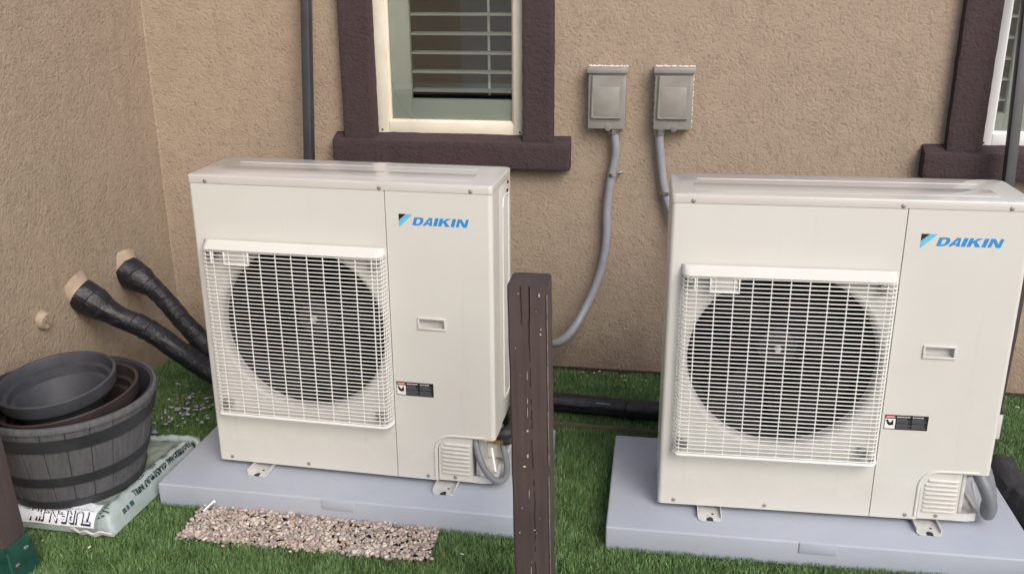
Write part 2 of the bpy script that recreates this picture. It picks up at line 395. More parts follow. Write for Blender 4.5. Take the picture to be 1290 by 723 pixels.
def window(w, frame_mat, bars, panels, slats, rods, trims, lead=False):
    x0, x1, z0, z1 = w
    FO = .048
    bm = NB()     # frame: ring of four members
    yf0, yf1 = .002, .085
    for a in ((x0, x0 + FO, z0, z1), (x1 - FO, x1, z0, z1), (x0 + FO, x1 - FO, z0, z0 + FO), (x0 + FO, x1 - FO, z1 - FO, z1)):
        box(bm, a[0], a[1], yf0, yf1, a[2], a[3], .003)
    # stepped glazing bead
    g = FO - .004
    for a in ((x0 + g, x0 + g + .012, z0 + g, z1 - g), (x1 - g - .012, x1 - g, z0 + g, z1 - g), (x0 + g + .012, x1 - g - .012, z0 + g, z0 + g + .010), (x0 + g + .012, x1 - g - .012, z1 - g - .010, z1 - g)):
        box(bm, a[0], a[1], .018, .05, a[2], a[3], .0025)
    win = P('window', bm, frame_mat)
    def Q(name, bm, mat): return obj(name, bm, mat, win)
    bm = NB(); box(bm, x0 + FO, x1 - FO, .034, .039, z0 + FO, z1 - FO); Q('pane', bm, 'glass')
    for px in (x0 + .02, x1 - .022):       # weep / screw holes
        bm = NB(); lathe(bm, [(0, 0), (.004, 0), (.004, .0015), (0, .0015)], 10, Matrix.Translation((px, yf0 + .0002, z0 + .014)) @ RX); Q('weep_hole', bm, 'ink')
    # interior shutters
    for a in bars:
        bm = NB(); box(bm, a[0], a[1], .046, .072, a[2], a[3], .003); Q('shutter_rail', bm, 'shutter')
    mes = {}
    for (a, b) in panels:
        me = None
        for z in slats:
            if z > z1 - .03: continue
            if me is None:
                bm = NB(); b2 = bmesh.new()
                lathe(b2, [(1, -.5), (1, .5)], 14)
                for v in b2.verts: v.co = Vector((v.co.z * (b - a), v.co.x * .036, v.co.y * .0060))
                bmesh.ops.holes_fill(b2, edges=[e for e in b2.edges if e.is_boundary])
                bmesh.ops.transform(b2, matrix=Matrix.Rotation(radians(3), 4, 'X'), verts=b2.verts)
                merge(bm, b2); o = Q('slat', bm, 'shutter'); me = o.data
            else:
                o = bpy.data.objects.new('slat', me); C.objects.link(o); o.parent = win
            o.location = ((a + b) / 2, .090, z)
    for a in rods:
        bm = NB(); box(bm, a - .005, a + .005, .128, .136, z0 + .14, z1 - .1, .002); Q('tilt_rod', bm, 'shutter')
    # dim interior
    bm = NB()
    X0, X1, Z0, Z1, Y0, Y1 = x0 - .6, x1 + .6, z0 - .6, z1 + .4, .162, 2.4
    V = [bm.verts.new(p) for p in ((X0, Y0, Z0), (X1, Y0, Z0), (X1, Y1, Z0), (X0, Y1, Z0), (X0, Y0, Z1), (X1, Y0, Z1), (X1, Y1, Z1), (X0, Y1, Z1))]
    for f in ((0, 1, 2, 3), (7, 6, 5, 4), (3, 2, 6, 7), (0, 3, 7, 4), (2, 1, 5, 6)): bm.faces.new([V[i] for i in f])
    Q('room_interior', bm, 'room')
    # plastered trim and sill
    for k, (nm, a) in enumerate(trims):
        rb = rough_box(*a, seed=k * 7 + x0)
        if nm == 'sill':
            for v in rb.verts:
                if v.co.z > a[5] - .012: v.co.z += max(0, (v.co.y + .050)) * .50
        bm = NB(); merge(bm, rb); o = Q(nm, bm, 'trim')
    return win
SZ = [1.146 + .0742 * k for k in range(12)]
wl = window(WL, 'vinyl_cream', [(.084, .172, 1.03, 1.93), (.172, .598, 1.03, 1.117)], [(.173, .60)], SZ, [.475],
    [('trim', (-.092, .042, -.045, .001, .962, 2.10)), ('trim', (.636, .757, -.045, .001, .962, 2.10)), ('trim', (.042, .636, -.045, .001, 1.975, 2.10)),
     ('sill', (-.138, .826, -.062, .001, .858, .964))])
bm = NB(); tube(bm, bez([(.0855, .0425, 1.28), (.094, .0425, 1.20), (.118, .0425, 1.11), (.155, .0425, 1.055), (.19, .0425, 1.035)], 8), .0036, 6); obj('window_cord', bm, 'paper', wl)
window(WR, 'vinyl_white', [(2.378, 2.395, 1.03, 1.93), (2.422, 2.50, 1.03, 1.93), (2.395, 2.422, 1.03, 1.10), (2.5, 3.08, 1.03, 1.117)], [(2.395, 2.422), (2.5, 3.08)], SZ, [2.79],
    [('trim', (2.211, 2.336, -.045, .001, .962, 2.10)), ('trim', (3.124, 3.25, -.045, .001, .962, 2.10)), ('trim', (2.336, 3.124, -.045, .001, 1.975, 2.10)),
     ('sill', (2.135, 3.32, -.062, .001, .866, .966))])

# stucco-coloured sleeves where the line sets leave the side wall, and the capped stub
def along(p, d, roll=0):
    q = Vector(d).normalized().to_track_quat('Z', 'Y').to_matrix().to_4x4(); q.translation = Vector(p); return q
D1 = Vector((.78, -.28, -.50)).normalized(); D2 = Vector((.80, .06, -.50)).normalized()
S1 = Vector((XC, -.378, .478)); S2 = Vector((XC, -.700, .488))
for s, d in ((S1, D1), (S2, D2)):
    bm = NB(); lathe(bm, [(0, -.03), (.080, -.03), (.064, -.004), (.058, .012), (.054, .028), (0, .028)], 28, along(s, d))
    for v in bm.verts: v.co += Vector(noise.noise_vector(v.co * 40)) * .003
    P('pipe_sleeve', bm, 'sleeve')
bm = NB(); lathe(bm, [(0, -.01), (.036, -.01), (.034, .006), (.030, .020), (.027, .023), (.010, .022), (.006, .018), (0, .018)], 28, along((XC, -.922, .463), (1, -.1, -.12)))
box(bm, -.004, .004, -.026, .026, .0215, .0250, .001, mat=along((XC, -.922, .463), (1, -.1, -.12)) @ Matrix.Rotation(.6, 4, 'Z'))
for v in bm.verts: v.co += Vector(noise.noise_vector(v.co * 50)) * .002
P('capped_stub', bm, 'sleeve')

# ------------------------------------------------------------------ poles leaning against the wall
for (pts, lab) in (([(-.225, -.235, -.02), (-.214, -.15, .915), (-.2085, -.07, 1.444), (-.205, -.028, 1.75)], 'thin charcoal square pole leaning on the wall behind the left unit'),
                   ([(2.412, -.27, -.02), (2.413, -.17, .90), (2.405, -.08, 1.45), (2.40, -.062, 1.62)], 'thin charcoal square pole leaning across the right-hand window')):
    bm = NB(); a, b = Vector(pts[0]), Vector(pts[-1]); d = b - a
    q = d.to_track_quat('Z', 'Y').to_matrix().to_4x4(); q.translation = a
    box(bm, -.0175, .0175, -.0175, .0175, 0, d.length + .3 * 0, .003, mat=q)
    o = obj('pole', bm, 'pole'); tag(o, lab, 'pole', 'charcoal poles leaning on the wall')

# ------------------------------------------------------------------ disconnect boxes and conduits
def disconnect(x, z, lab, side_caulk):
    root = tag(empty('disconnect_box', (x, 0, z)), lab, 'electrical box', 'grey electrical boxes on the wall')
    W, H = .142, .232
    bm = NB(); box(bm, 0, W, -.062, -.001, 0, H - .018, .003); obj('enclosure', bm, 'box_grey', root)
    bm = NB(); box(bm, -.006, W + .006, -.076, -.001, H - .022, H, .004); obj('hood', bm, 'box_grey', root)
    bm = NB(); prism(bm, [(.012, .040), (W - .014, .040), (W - .010, H - .03), (.014, H - .03)], -.0745, -.062)
    bmesh.ops.bevel(bm, geom=[e for e in bm.edges if e.calc_length() > .008 and len(e.link_faces) == 2 and e.calc_face_angle(0) > 1], offset=.003, segments=2, affect='EDGES')
    cv = obj('cover', bm, 'box_grey', root)
    bm = NB(); box(bm, .022, W - .024, -.0752, -.0742, .05, .16, .0004); obj('raised_panel', bm, 'box_grey', cv)
    bm = NB(); lathe(bm, [(0, 0), (.011, 0), (.011, .004), (0, .004)], 16, Matrix.Translation((W * .55, -.062, .004)) @ RX); obj('hasp', bm, 'zinc', root)
    bm = NB()
    random.seed(int(x * 100))
    for k in range(60):
        px = -.004 + (W + .008) * random.random()
        r = random.uniform(.0015, .0036); bmesh.ops.create_icosphere(bm, subdivisions=1, radius=r, matrix=Matrix.Translation((px, -.004 - random.random() * .03, H + .0005)) @ Matrix.Scale(1.8, 4, (1, 0, 0)))
    if side_caulk:
        for k in range(46):
            s = random.choice((0, 1)); zz = random.random() * (H - .02)
            bmesh.ops.create_icosphere(bm, subdivisions=1, radius=random.uniform(.0018, .0036), matrix=Matrix.Translation((-.001 if s == 0 else W + .001, -.004 - random.random() * .004, zz)) @ Matrix.Scale(1.8, 4, (0, 0, 1)))
    tag(obj('caulk_bead', bm, 'caulk', root), kind='stuff')
    return root
disconnect(.8935, 1.028, 'grey metal electrical box on the stucco nearest the window, with a long conduit below it', False)
disconnect(1.1435, 1.030, 'grey metal electrical box with white caulk down its sides, above the right unit', True)
def conduit(name, pts, r, lab, cat, clamps=(), grp=None, conn=None):
    P_ = bez(pts, 14); root = tag(empty(name, pts[0]), lab, cat, grp)
    off = Vector(pts[0]); bm = NB(); tube(bm, [p - off for p in P_], r, 16); obj('conduit_pipe', bm, 'conduit', root)
    if conn:
        bm = NB(); lathe(bm, [(0, -.024), (r + .004, -.024), (r + .005, -.006), (r + .0075, -.004), (r + .0075, .006), (0, .006)], 16); obj('fitting', bm, 'zinc', root)
    for (c, tilt) in clamps:
        b2 = NB(); q = Matrix.Translation(Vector(c) - off) @ Matrix.Rotation(tilt, 4, 'Y')
        lathe(b2, [(r + .001, -.007), (r + .0035, -.007), (r + .0035, .007), (r + .001, .007)], 20, q, closed=True)
        box(b2, r, r + .022, .012, .016, -.007, .007, .001, mat=q)
        o = obj('clamp', b2, 'zinc', root)
        b3 = NB(); lathe(b3, [(0, 0), (.006, 0), (.0055, .003), (0, .004)], 12, q @ Matrix.Translation((r + .013, .011, 0)) @ RX); obj('screw', b3, 'zinc', o)
    return root
conduit('flexible_conduit', [(.990, -.036, 1.03), (1.002, -.034, .955), (.999, -.03, .90), (.984, -.03, .81), (.974, -.03, .70), (.975, -.03, .60), (.967, -.034, .51), (.945, -.045, .41), (.905, -.08, .31), (.855, -.16, .23), (.81, -.30, .23), (.77, -.50, .32), (.742, -.72, .44), (.735, -.84, .472)], .0165,
        'long grey conduit curving down the wall from the box nearest the window', 'conduit', [((.992, -.03, .845), radians(-8))], 'grey conduits from the boxes', True)
conduit('flexible_conduit', [(1.167, -.036, 1.03), (1.170, -.034, .97), (1.180, -.03, .89), (1.192, -.03, .81), (1.215, -.032, .73), (1.25, -.05, .66), (1.30, -.10, .55), (1.36, -.3, .35), (1.5, -.5, .25), (1.9, -.6, .25)], .0165,
        'short grey conduit from the caulked box disappearing behind the right unit', 'conduit', [((1.199, -.03, .778), radians(12))], 'grey conduits from the boxes', True)

# ------------------------------------------------------------------ taped line sets
def taped(name, start, d, pts, r, lab, seed, bell=True):
    P_ = bez([start + d * .008] + pts, 40)
    root = tag(empty(name, start + d * .008), lab, 'insulated pipe', 'black taped pipes from the side wall'); off = root.location.copy()
    def rf(s, a):
        q = noise.noise(Vector((s * 9, cos(a) * 1.2 + seed, sin(a) * 1.2)))
        q2 = noise.noise(Vector((s * 34, cos(a) * 2.2 + seed, sin(a) * 2.2)))
        base = r + (.021 / (1 + math.exp((s - .095) / .016)) if bell else 0)
        ph = s / .052 + .45 * noise.noise(Vector((s * 14, seed, 0))) + a / (2 * pi)
        wrap = ph % 1.0; am = .0052 * (.55 + .9 * noise.noise(Vector((math.floor(ph) * 3.7, seed, 1))))
        return base * (1 + .07 * q + .025 * q2) + max(0, am) * (1 - wrap)
    bm = NB(); tube(bm, [p - off for p in P_], r, 30, rf=rf); obj('taped_insulation', bm, 'tape', root, sharp=14)
    return root
taped('taped_pipe', S1, D1, [Vector((-.79, -.405, .40)), Vector((-.66, -.455, .295)), Vector((-.545, -.50, .212)), Vector((-.42, -.53, .12)), Vector((-.25, -.545, .055)), Vector((.1, -.50, .04)), Vector((.45, -.45, .035))], .037,
      'black taped pipe leaving the wall at the upper sleeve nearer the corner', 1.3)
taped('taped_pipe', S2, D2, [Vector((-.805, -.688, .405)), Vector((-.70, -.65, .335)), Vector((-.60, -.63, .25)), Vector((-.494, -.60, .155)), Vector((-.36, -.58, .085)), Vector((-.1, -.62, .055)), Vector((.3, -.68, .05)), Vector((.6, -.72, .06))], .040,
      'black taped pipe leaving the wall at the front sleeve above the barrel', 7.7)
# insulated pipe lying on the turf between the units
root = tag(empty('foam_insulated_pipe', (.5, -.44, .0)), 'black foam insulated pipe lying on the turf along the wall between the two units', 'insulated pipe'); off = root.location.copy()
def rfoam(s, a):
    q = noise.noise(Vector((s * 7, cos(a), sin(a) + 3)))
    return .0365 * (1 + .05 * q) - .004 * math.exp(-((s - .64) / .006) ** 2) - (.003 if (a % (2 * pi)) < .25 else 0)
bm = NB(); tube(bm, [p - off for p in bez([(.45, -.435, .035), (.70, -.425, .04), (.95, -.430, .037), (1.2, -.442, .035), (1.6, -.45, .04), (2.0, -.52, .05)], 50)], .036, 28, rf=rfoam); obj('foam_sleeve', bm, 'foam', root)
bm = NB(); tube(bm, [p - off for p in bez([(.98, -.4575, .0603), (1.01, -.459, .0598), (1.035, -.461, .0590)], 6)], .0016, 5); obj('torn_edge', bm, 'bag_pale', root)
# thin tan edging
bm = NB(); e0, e1 = Vector((.55, -.515, 0)), Vector((1.30, -.552, 0))
d = e1 - e0; q = Matrix.Translation(e0) @ Matrix.Rotation(math.atan2(d.y, d.x), 4, 'Z')
box(bm, 0, d.length, -.0014, .0014, -.03, .008, .0005, mat=q)
tag(obj('turf_edging', bm, 'copper'), 'thin tan edging strip standing in the turf in front of the black pipe', 'edging')

# ------------------------------------------------------------------ equipment pads
ZP = .06; PW, PD = 1.212, .585
def make_pad(loc, yaw, lab):
    root = tag(empty('equipment_pad', (loc[0], loc[1], -.022), yaw), lab, 'pad', 'blue-grey pads under the units')
    bm = NB(); box(bm, 0, PW, 0, PD, 0, ZP + .022, .006, 3); obj('slab', bm, 'pad', root)
    bm = NB(); box(bm, .555, .660, -.0035, .02, ZP - .012, ZP + .0205, .0015); obj('lifting_tab', bm, 'pad', root)
    return root
PL = (-.3675, -1.2588, -.0159); PR = (1.0737, -1.2889, .0103)
make_pad(PL[:2], PL[2], 'blue-grey equipment pad beside the gravel patch, under the left unit')
make_pad(PR[:2], PR[2], 'blue-grey equipment pad surrounded by turf, under the right unit')

# ------------------------------------------------------------------ outdoor units
W, D, H, HC, SEAM = .940, .275, .961, .0244, .6204
def make_unit(lab):
    root = tag(empty('outdoor_unit', (0, 0, ZP)), lab, 'heat pump', 'ivory outdoor units on pads')
    z0 = .02; zt = z0 + H
    def U(name, bm, mat, par=None, **k):
        o = obj(name, bm, mat, par or root, **k); return o
    FX, FZ = .330, z0 + .480     # fan centre
    RO = .281
    # left front panel with the round opening, wrapping the left corner
    b = NB(); x0, x1, zb, ztt = .012, SEAM - .0012, z0, zt - HC
    cor = [(x0, zb), (x1, zb), (x1, ztt), (x0, ztt)]
    angs = sorted(set([2 * pi * k / 120 for k in range(120)] + [math.atan2(z - FZ, x - FX) % (2 * pi) for x, z in cor]))
    I, O = [], []
    for a in angs:
        ca, sa = cos(a), sin(a); t_ = 1e9
        if ca > 1e-9: t_ = min(t_, (x1 - FX) / ca)
        if ca < -1e-9: t_ = min(t_, (x0 - FX) / ca)
        if sa > 1e-9: t_ = min(t_, (ztt - FZ) / sa)
        if sa < -1e-9: t_ = min(t_, (zb - FZ) / sa)
        I.append(b.verts.new((FX + RO * ca, 0, FZ + RO * sa))); O.append(b.verts.new((FX + t_ * ca, 0, FZ + t_ * sa)))
    n = len(angs)
    for k in range(n): b.faces.new((I[k], O[k], O[(k + 1) % n], I[(k + 1) % n]))
    prev = None
    for k in range(7):       # rounded left corner then the side face
        a = k / 6 * pi / 2; x = .012 - .012 * sin(a); y = .012 - .012 * cos(a)
        cur = (b.verts.new((x, y, zb)), b.verts.new((x, y, ztt)))
        if prev: b.faces.new((prev[0], prev[1], cur[1], cur[0]))
        prev = cur
    cur = (b.verts.new((0, D - .02, zb)), b.verts.new((0, D - .02, ztt))); b.faces.new((prev[0], prev[1], cur[1], cur[0]))
    # folded seam edge and bottom flange
    for xx in (x1,):
        q = [b.verts.new(p) for p in ((xx, 0, zb), (xx, 0, ztt), (xx, .012, ztt), (xx, .012, zb))]; b.faces.new(q)
    q = [b.verts.new(p) for p in ((x0, 0, zb), (x1, 0, zb), (x1, .02, zb), (x0, .02, zb))]; b.faces.new(q)
    bmesh.ops.remove_doubles(b, verts=b.verts, dist=1e-5)
    U('front_panel', b, 'ivory', flat=True)
    # service panel, stepped bottom right corner, wrapping the right corner
    b = NB(); r = .014; xr = W - r; xs0 = SEAM + .0012; zc = z0 + .156
    cut = [(.754, z0)] + [(.754, z0 + .10)] + [(.754 + .056 * (1 - cos(a)), z0 + .10 + .056 * sin(a)) for a in [pi / 2 * k / 8 for k in range(1, 9)]]
    poly = [(xs0, z0)] + cut + [(xr, zc), (xr, ztt), (xs0, ztt)]
    F = [b.verts.new((x, 0, z)) for x, z in poly]; b.faces.new(F)
    prev = None
    for k in range(8):
        a = k / 7 * pi / 2; x = xr + r * sin(a); y = r - r * cos(a)
        cur = (b.verts.new((x, y, zc)), b.verts.new((x, y, ztt)))
        if prev: b.faces.new((prev[0], cur[0], cur[1], prev[1]))
        prev = cur
    cur = (b.verts.new((W, .095, zc)), b.verts.new((W, .095, ztt))); b.faces.new((prev[0], cur[0], cur[1], prev[1]))
    for k in range(len(poly)):      # return flange
        if k in (len(poly) - 2, len(poly) - 3): continue
        a_, b_ = poly[k], poly[(k + 1) % len(poly)]
        b.faces.new([b.verts.new(p) for p in ((a_[0], 0, a_[1]), (b_[0], 0, b_[1]), (b_[0], .010, b_[1]), (a_[0], .010, a_[1]))])
    bmesh.ops.remove_doubles(b, verts=b.verts, dist=1e-5)
    hx0, hx1, hz0, hz1 = .706, .794, z0 + .512, z0 + .551
    for co, no in (((hx0 + .005, 0, 0), (1, 0, 0)), ((hx1 - .005, 0, 0), (1, 0, 0)), ((0, 0, hz0 + .005), (0, 0, 1)), ((0, 0, hz1 - .005), (0, 0, 1))):
        ff = [f for f in b.faces if abs(f.normal.y) > .9 and abs(f.calc_center_median().y) < .001] if False else [f for f in b.faces if all(abs(v.co.y) < 1e-4 for v in f.verts)]
        bmesh.ops.bisect_plane(b, geom=list({v for f in ff for v in f.verts} | {e for f in ff for e in f.edges}) + ff, plane_co=co, plane_no=no)
    kill = [f for f in b.faces if all(abs(v.co.y) < 1e-4 for v in f.verts) and hx0 < f.calc_center_median().x < hx1 and hz0 < f.calc_center_median().z < hz1]
    bmesh.ops.delete(b, geom=kill, context='FACES')
    bmesh.ops.triangulate(b, faces=[f for f in b.faces if len(f.verts) > 4])
    sp = U('service_panel', b, 'ivory', flat=True)
    b = NB(); tube(b, [(.7585, -.0005, z0 + .004), (.7585, -.0005, z0 + .10)] + [(.754 + .0045 + .054 * (1 - cos(a)), -.0005, z0 + .10 + .054 * sin(a)) for a in [pi / 2 * k / 8 for k in range(1, 9)]] + [(.92, -.0005, zc - .001)], .0036, 8)
    # (bead rides on the panel edge)
    for v in b.verts: v.co.x -= .0115; v.co.z += .0075
    U('edge_bead', b, 'ivory', sp)
    # recessed grip
    hx0, hx1, hz0, hz1 = .706, .794, z0 + .512, z0 + .551
    b = NB()
    for a in ((hx0, hx1, hz1 - .006, hz1), (hx0, hx1, hz0, hz0 + .006), (hx0, hx0 + .006, hz0 + .006, hz1 - .006), (hx1 - .006, hx1, hz0 + .006, hz1 - .006)): box(b, a[0], a[1], -.0045, .0, a[2], a[3], .0015)
    hd = U('grip', b, 'ivory', sp)
    b = NB(); o4 = [(hx0 + .004, -.0005, hz0 + .004), (hx1 - .004, -.0005, hz0 + .004), (hx1 - .004, -.0005, hz1 - .004), (hx0 + .004, -.0005, hz1 - .004)]
    i4 = [(hx0 + .009, .016, hz0 + .007), (hx1 - .009, .016, hz0 + .007), (hx1 - .009, .022, hz1 - .005), (hx0 + .009, .022, hz1 - .005)]
    o4 = [b.verts.new(p) for p in o4]; i4 = [b.verts.new(p) for p in i4]
    for k in range(4): b.faces.new((o4[k], o4[(k + 1) % 4], i4[(k + 1) % 4], i4[k]))
    b.faces.new(i4); U('grip_recess', b, 'bell', hd, flat=True)  # darker ivory than the panel paints in the shade of the recess
    # side panel (rear right) with pressed rib and groove
    b = NB(); box(b, W - .010, W - .0015, .097, D - .004, zc + .004, ztt - .001, .002); rp = U('side_panel', b, 'ivory')
    b = NB(); tube(b, bez([(W - .001, .150, z0 + .86), (W - .001, .162, z0 + .885), (W - .001, .19, z0 + .89), (W - .001, .225, z0 + .885), (W - .001, .235, z0 + .86), (W - .001, .235, z0 + .50), (W - .001, .235, z0 + .26), (W - .001, .225, z0 + .235), (W - .001, .19, z0 + .23), (W - .001, .162, z0 + .235), (W - .001, .150, z0 + .26), (W - .001, .150, z0 + .5), (W - .001, .150, z0 + .86)], 6), .003, 6, caps=False); U('pressed_rib', b, 'ivory', rp)
    for zz in (.925, .90): b = NB(); lathe(b, [(0, 0), (.006, 0), (.005, .003), (0, .003)], 10, Matrix.Translation((W, .215 + (zz - .9) * .3, z0 + zz)) @ Matrix.Rotation(pi / 2, 4, 'Y')); U('screw', b, 'ink', rp)
    # rear: dark coil behind wire guard
    b = NB(); box(b, .006, W - .012, D - .018, D - .004, z0 + .02, ztt - .002); U('coil', b, 'black_in')
    # bellmouth
    b = NB(); pr = [(RO, 0.0)]
    for k in range(1, 9): a = pi / 2 * k / 8; pr.append((RO - .016 * sin(a), .016 * (1 - cos(a)) + .002 * k / 8))
    rin = pr[-1][0]
    pr += [(rin - .001, .030), (rin - .001, .040)]
    lathe(b, pr, 96, Matrix.Translation((FX, 0, FZ)) @ Matrix.Rotation(-pi / 2, 4, 'X')); U('bellmouth', b, 'bell')
    b = NB(); lathe(b, [(rin - .0008, .0405), (rin - .0008, .17), (0, .17)], 64, Matrix.Translation((FX, 0, FZ)) @ Matrix.Rotation(-pi / 2, 4, 'X')); U('fan_housing', b, 'black_in')
    # fan with three broad blades, root = hub
    b = NB(); lathe(b, [(0, .100), (.030, .101), (.055, .108), (.060, .13), (.060, .16)], 32, Matrix.Translation((FX, 0, FZ)) @ Matrix.Rotation(-pi / 2, 4, 'X')); hub = U('fan', b, 'fan')
    for q in range(3):
        b = NB(); G = []
        for i in range(9):
            rr = .055 + (rin - .008 - .055) * i / 8; row = []
            for j in range(11):
                s = j / 10; a = q * 2 * pi / 3 + .35 + s * (1.55 - .25 * i / 8) + .28 * (i / 8) ** 2
                y = .098 + .055 * s + .012 * sin(pi * i / 8)
                row.append(b.verts.new((FX + rr * cos(a), y, FZ + rr * sin(a))))
            G.append(row)
        for i in range(8):
            for j in range(10): b.faces.new((G[i][j], G[i + 1][j], G[i + 1][j + 1], G[i][j + 1]))
        bmesh.ops.solidify(b, geom=b.faces[:], thickness=.003)
        U('fan_blade', b, 'fan', hub)
    b = NB(); lathe(b, [(0, -.016), (.008, -.016), (.011, -.006), (.0115, 0)], 12, Matrix.Translation((FX, .100, FZ)) @ Matrix.Rotation(-pi / 2, 4, 'X')); U('hub_nut', b, 'galv', hub)
    # grille: hood, wires, bottom bar, plates
    gx0, gx1, gz0, gz1, gd = .036, .614, z0 + .186, z0 + .756, .040
    b = NB()
    def wirepath(z, o=0., ins=0.):
        return [(gx0 + ins, 0, z), (gx0 + .004 + ins, -gd * .62 - o, z), (gx0 + .011 + ins, -gd * .93 - o, z), (gx0 + .022 + ins, -gd - o, z), (gx1 - .022 - ins, -gd - o, z), (gx1 - .011 - ins, -gd * .93 - o, z), (gx1 - .004 - ins, -gd * .62 - o, z), (gx1 - ins, 0, z)]
    nw = 44; zz = [gz0 + .012 + (gz1 - .032 - gz0) * k / (nw - 1) for k in range(nw)]
    for k, z in enumerate(zz):
        tube(b, wirepath(z), .00158, 6, caps=False)
    vx = [FX + .0505 * (k - 5) for k in range(11)]
    vx = [x for x in vx if gx0 + .03 < x < gx1 - .02]
    for x in vx: tube(b, [(x, -gd + .0026, gz1 - .012), (x, -gd + .0026, gz0 + .006)], .0019, 6)
    for (xx, yy) in ((gx0 + .0045, -.014), (gx0 + .006, -.026), (gx0 + .016, -.036), (gx1 - .0045, -.014), (gx1 - .006, -.026), (gx1 - .016, -.036)):
        tube(b, [(xx, yy, gz1 - .012), (xx, yy, gz0 + .006)], .0016, 5)
    gr = U('grille', b, 'grille')
    b = NB(); tube(b, wirepath(gz0 + .004, .001), .0046, 8, caps=False)
    U('bottom_bar', b, 'grille', gr)
    # hood: sloping strip along the top
    b = NB()
    pth = [(gx0 - .001, 0), (gx0 + .003, -gd * .65), (gx0 + .011, -gd * .96), (gx0 + .024, -gd - .004), (gx1 - .024, -gd - .004), (gx1 - .011, -gd * .96), (gx1 - .003, -gd * .65), (gx1 + .001, 0)]
    T = [b.verts.new((x + (.010 if k in (0, 1, 2, 3) else -.010) * 0, max(y * .12, -.005), gz1 + .0065)) for k, (x, y) in enumerate(pth)]
    Mi = [b.verts.new((x, y, gz1 - .0135)) for x, y in pth]; Lo = [b.verts.new((x, y, gz1 - .0155)) for x, y in pth]
    In = [b.verts.new((x + (.003 if k < 4 else -.003), min(y + .004, 0), gz1 - .0155)) for k, (x, y) in enumerate(pth)]
    for A_, B_ in ((T, Mi), (Mi, Lo), (Lo, In)):
        for k in range(len(pth) - 1): b.faces.new((A_[k], A_[k + 1], B_[k + 1], B_[k]))
    U('hood', b, 'ivory', gr, sharp=50)
    b = NB(); box(b, .116, .190, -gd + .004, -gd + .008, gz1 - .058, gz1 - .021, .001); pl = U('name_plate', b, 'bell', gr)
    for a in ((.112, .194, gz1 - .062, gz1 - .058), (.112, .116, gz1 - .058, gz1 - .021), (.190, .194, gz1 - .058, gz1 - .021), (.070, .074, gz1 - .06, gz1 - .021)):
        b = NB(); box(b, a[0], a[1], -gd - .002, -gd + .008, a[2], a[3], .001); U('plate_edge', b, 'grille', pl) if False else U('plate_edge', b, 'grille', gr)
    for (cx, cz) in ((gx0 + .028, gz1 - .04), (gx1 - .035, gz1 - .042), (gx0 + .028, gz0 + .032), (gx1 - .035, gz0 + .032)):
        b = NB(); box(b, cx - .013, cx + .013, -.030, -.001, cz - .013, cz + .013, .003); box(b, cx - .007, cx + .007, -.034, -.030, cz - .006, cz + .02, .001)
        lathe(b, [(0, 0), (.006, 0), (.005, .004), (0, .004)], 10, Matrix.Translation((cx + .006, -.031, cz - .004)) @ RX); U('grille_clip', b, 'zinc', gr)
    # louvred stop-valve cover set back in the cut-out
    b = NB(); lx0, lx1, lz0, lz1 = .7565, .866, z0 + .002, z0 + .1535; R_ = .050
    poly = [(lx0, lz0), (lx1, lz0), (lx1, lz1)] + [(lx0 + R_ * (1 - sin(a)), lz1 - R_ * (1 - cos(a))) for a in [pi / 2 * k / 6 for k in range(7)]]
    prism(b, poly, .004, .010); box(b, lx1 - .005, lx1, .0102, .06, lz0, lz1)
    lc = U('valve_cover', b, 'ivory')
    for k in range(8):
        z = lz0 + .028 + k * .0142; xa = lx0 + (.012 if k < 7 else .02)
        b = NB(); tube(b, [(xa, .004, z), (xa + .004, .002, z), (lx1 - .013, .002, z), (lx1 - .009, .004, z)], .0042, 8); U('louvre', b, 'ivory', lc)
    # base tray
    b = NB(); poly = [(.004, .012), (.90, .012), (.925, .020), (.936, .040), (.938, .09), (.938, D - .01), (.004, D - .01)]
    for k in range(1):
        A = [b.verts.new((x, y, z0 - .004)) for x, y in poly]; B = [b.verts.new((x, y, z0 + .020)) for x, y in poly]; n = len(poly)
        for i in range(n): b.faces.new((A[i], A[(i + 1) % n], B[(i + 1) % n], B[i]))
        b.faces.new(A[::-1]); Cc = [b.verts.new((x * .985 + .006, y * .97 + .004, z0 + .020)) for x, y in poly]
        for i in range(n): b.faces.new((B[i], B[(i + 1) % n], Cc[(i + 1) % n], Cc[i]))
        Dd = [b.verts.new((v.co.x, v.co.y, z0 + .012)) for v in Cc]
        for i in range(n): b.faces.new((Cc[i], Cc[(i + 1) % n], Dd[(i + 1) % n], Dd[i]))
        b.faces.new(Dd)
    tr = U('base_tray', b, 'galv')
    # valve bay: inner bulkhead, stays, brass valves
    b = NB(); box(b, .755, .93, .150, .154, z0 + .015, z0 + .20); U('bulkhead', b, 'ivory')
    b = NB(); box(b, .874, .884, .020, .15, z0 + .012, z0 + .15, .001); bmesh.ops.transform(b, matrix=Matrix.Identity(4), verts=b.verts); U('bay_stay', b, 'galv')
    b = NB(); tube(b, [(.915, .06, z0 + .10), (.932, .035, z0 + .03)], .004, 8); U('ground_strap', b, 'vinyl_white')
    for (yy, zz_) in ((.10, .135), (.14, .085)):
        b = NB(); Q = Matrix.Translation((.885, yy, z0 + zz_)) @ Matrix.Rotation(pi / 2, 4, 'Y')
        lathe(b, [(0, 0), (.012, 0), (.012, .022), (.016, .024), (.016, .044), (.011, .046), (.011, .066), (0, .066)], 6, Q); U('brass_valve', b, 'brass')
    # cap
    b = NB(); bb = bmesh.new()
    rf_, rb_ = .012, .045; e = .0018
    out = []
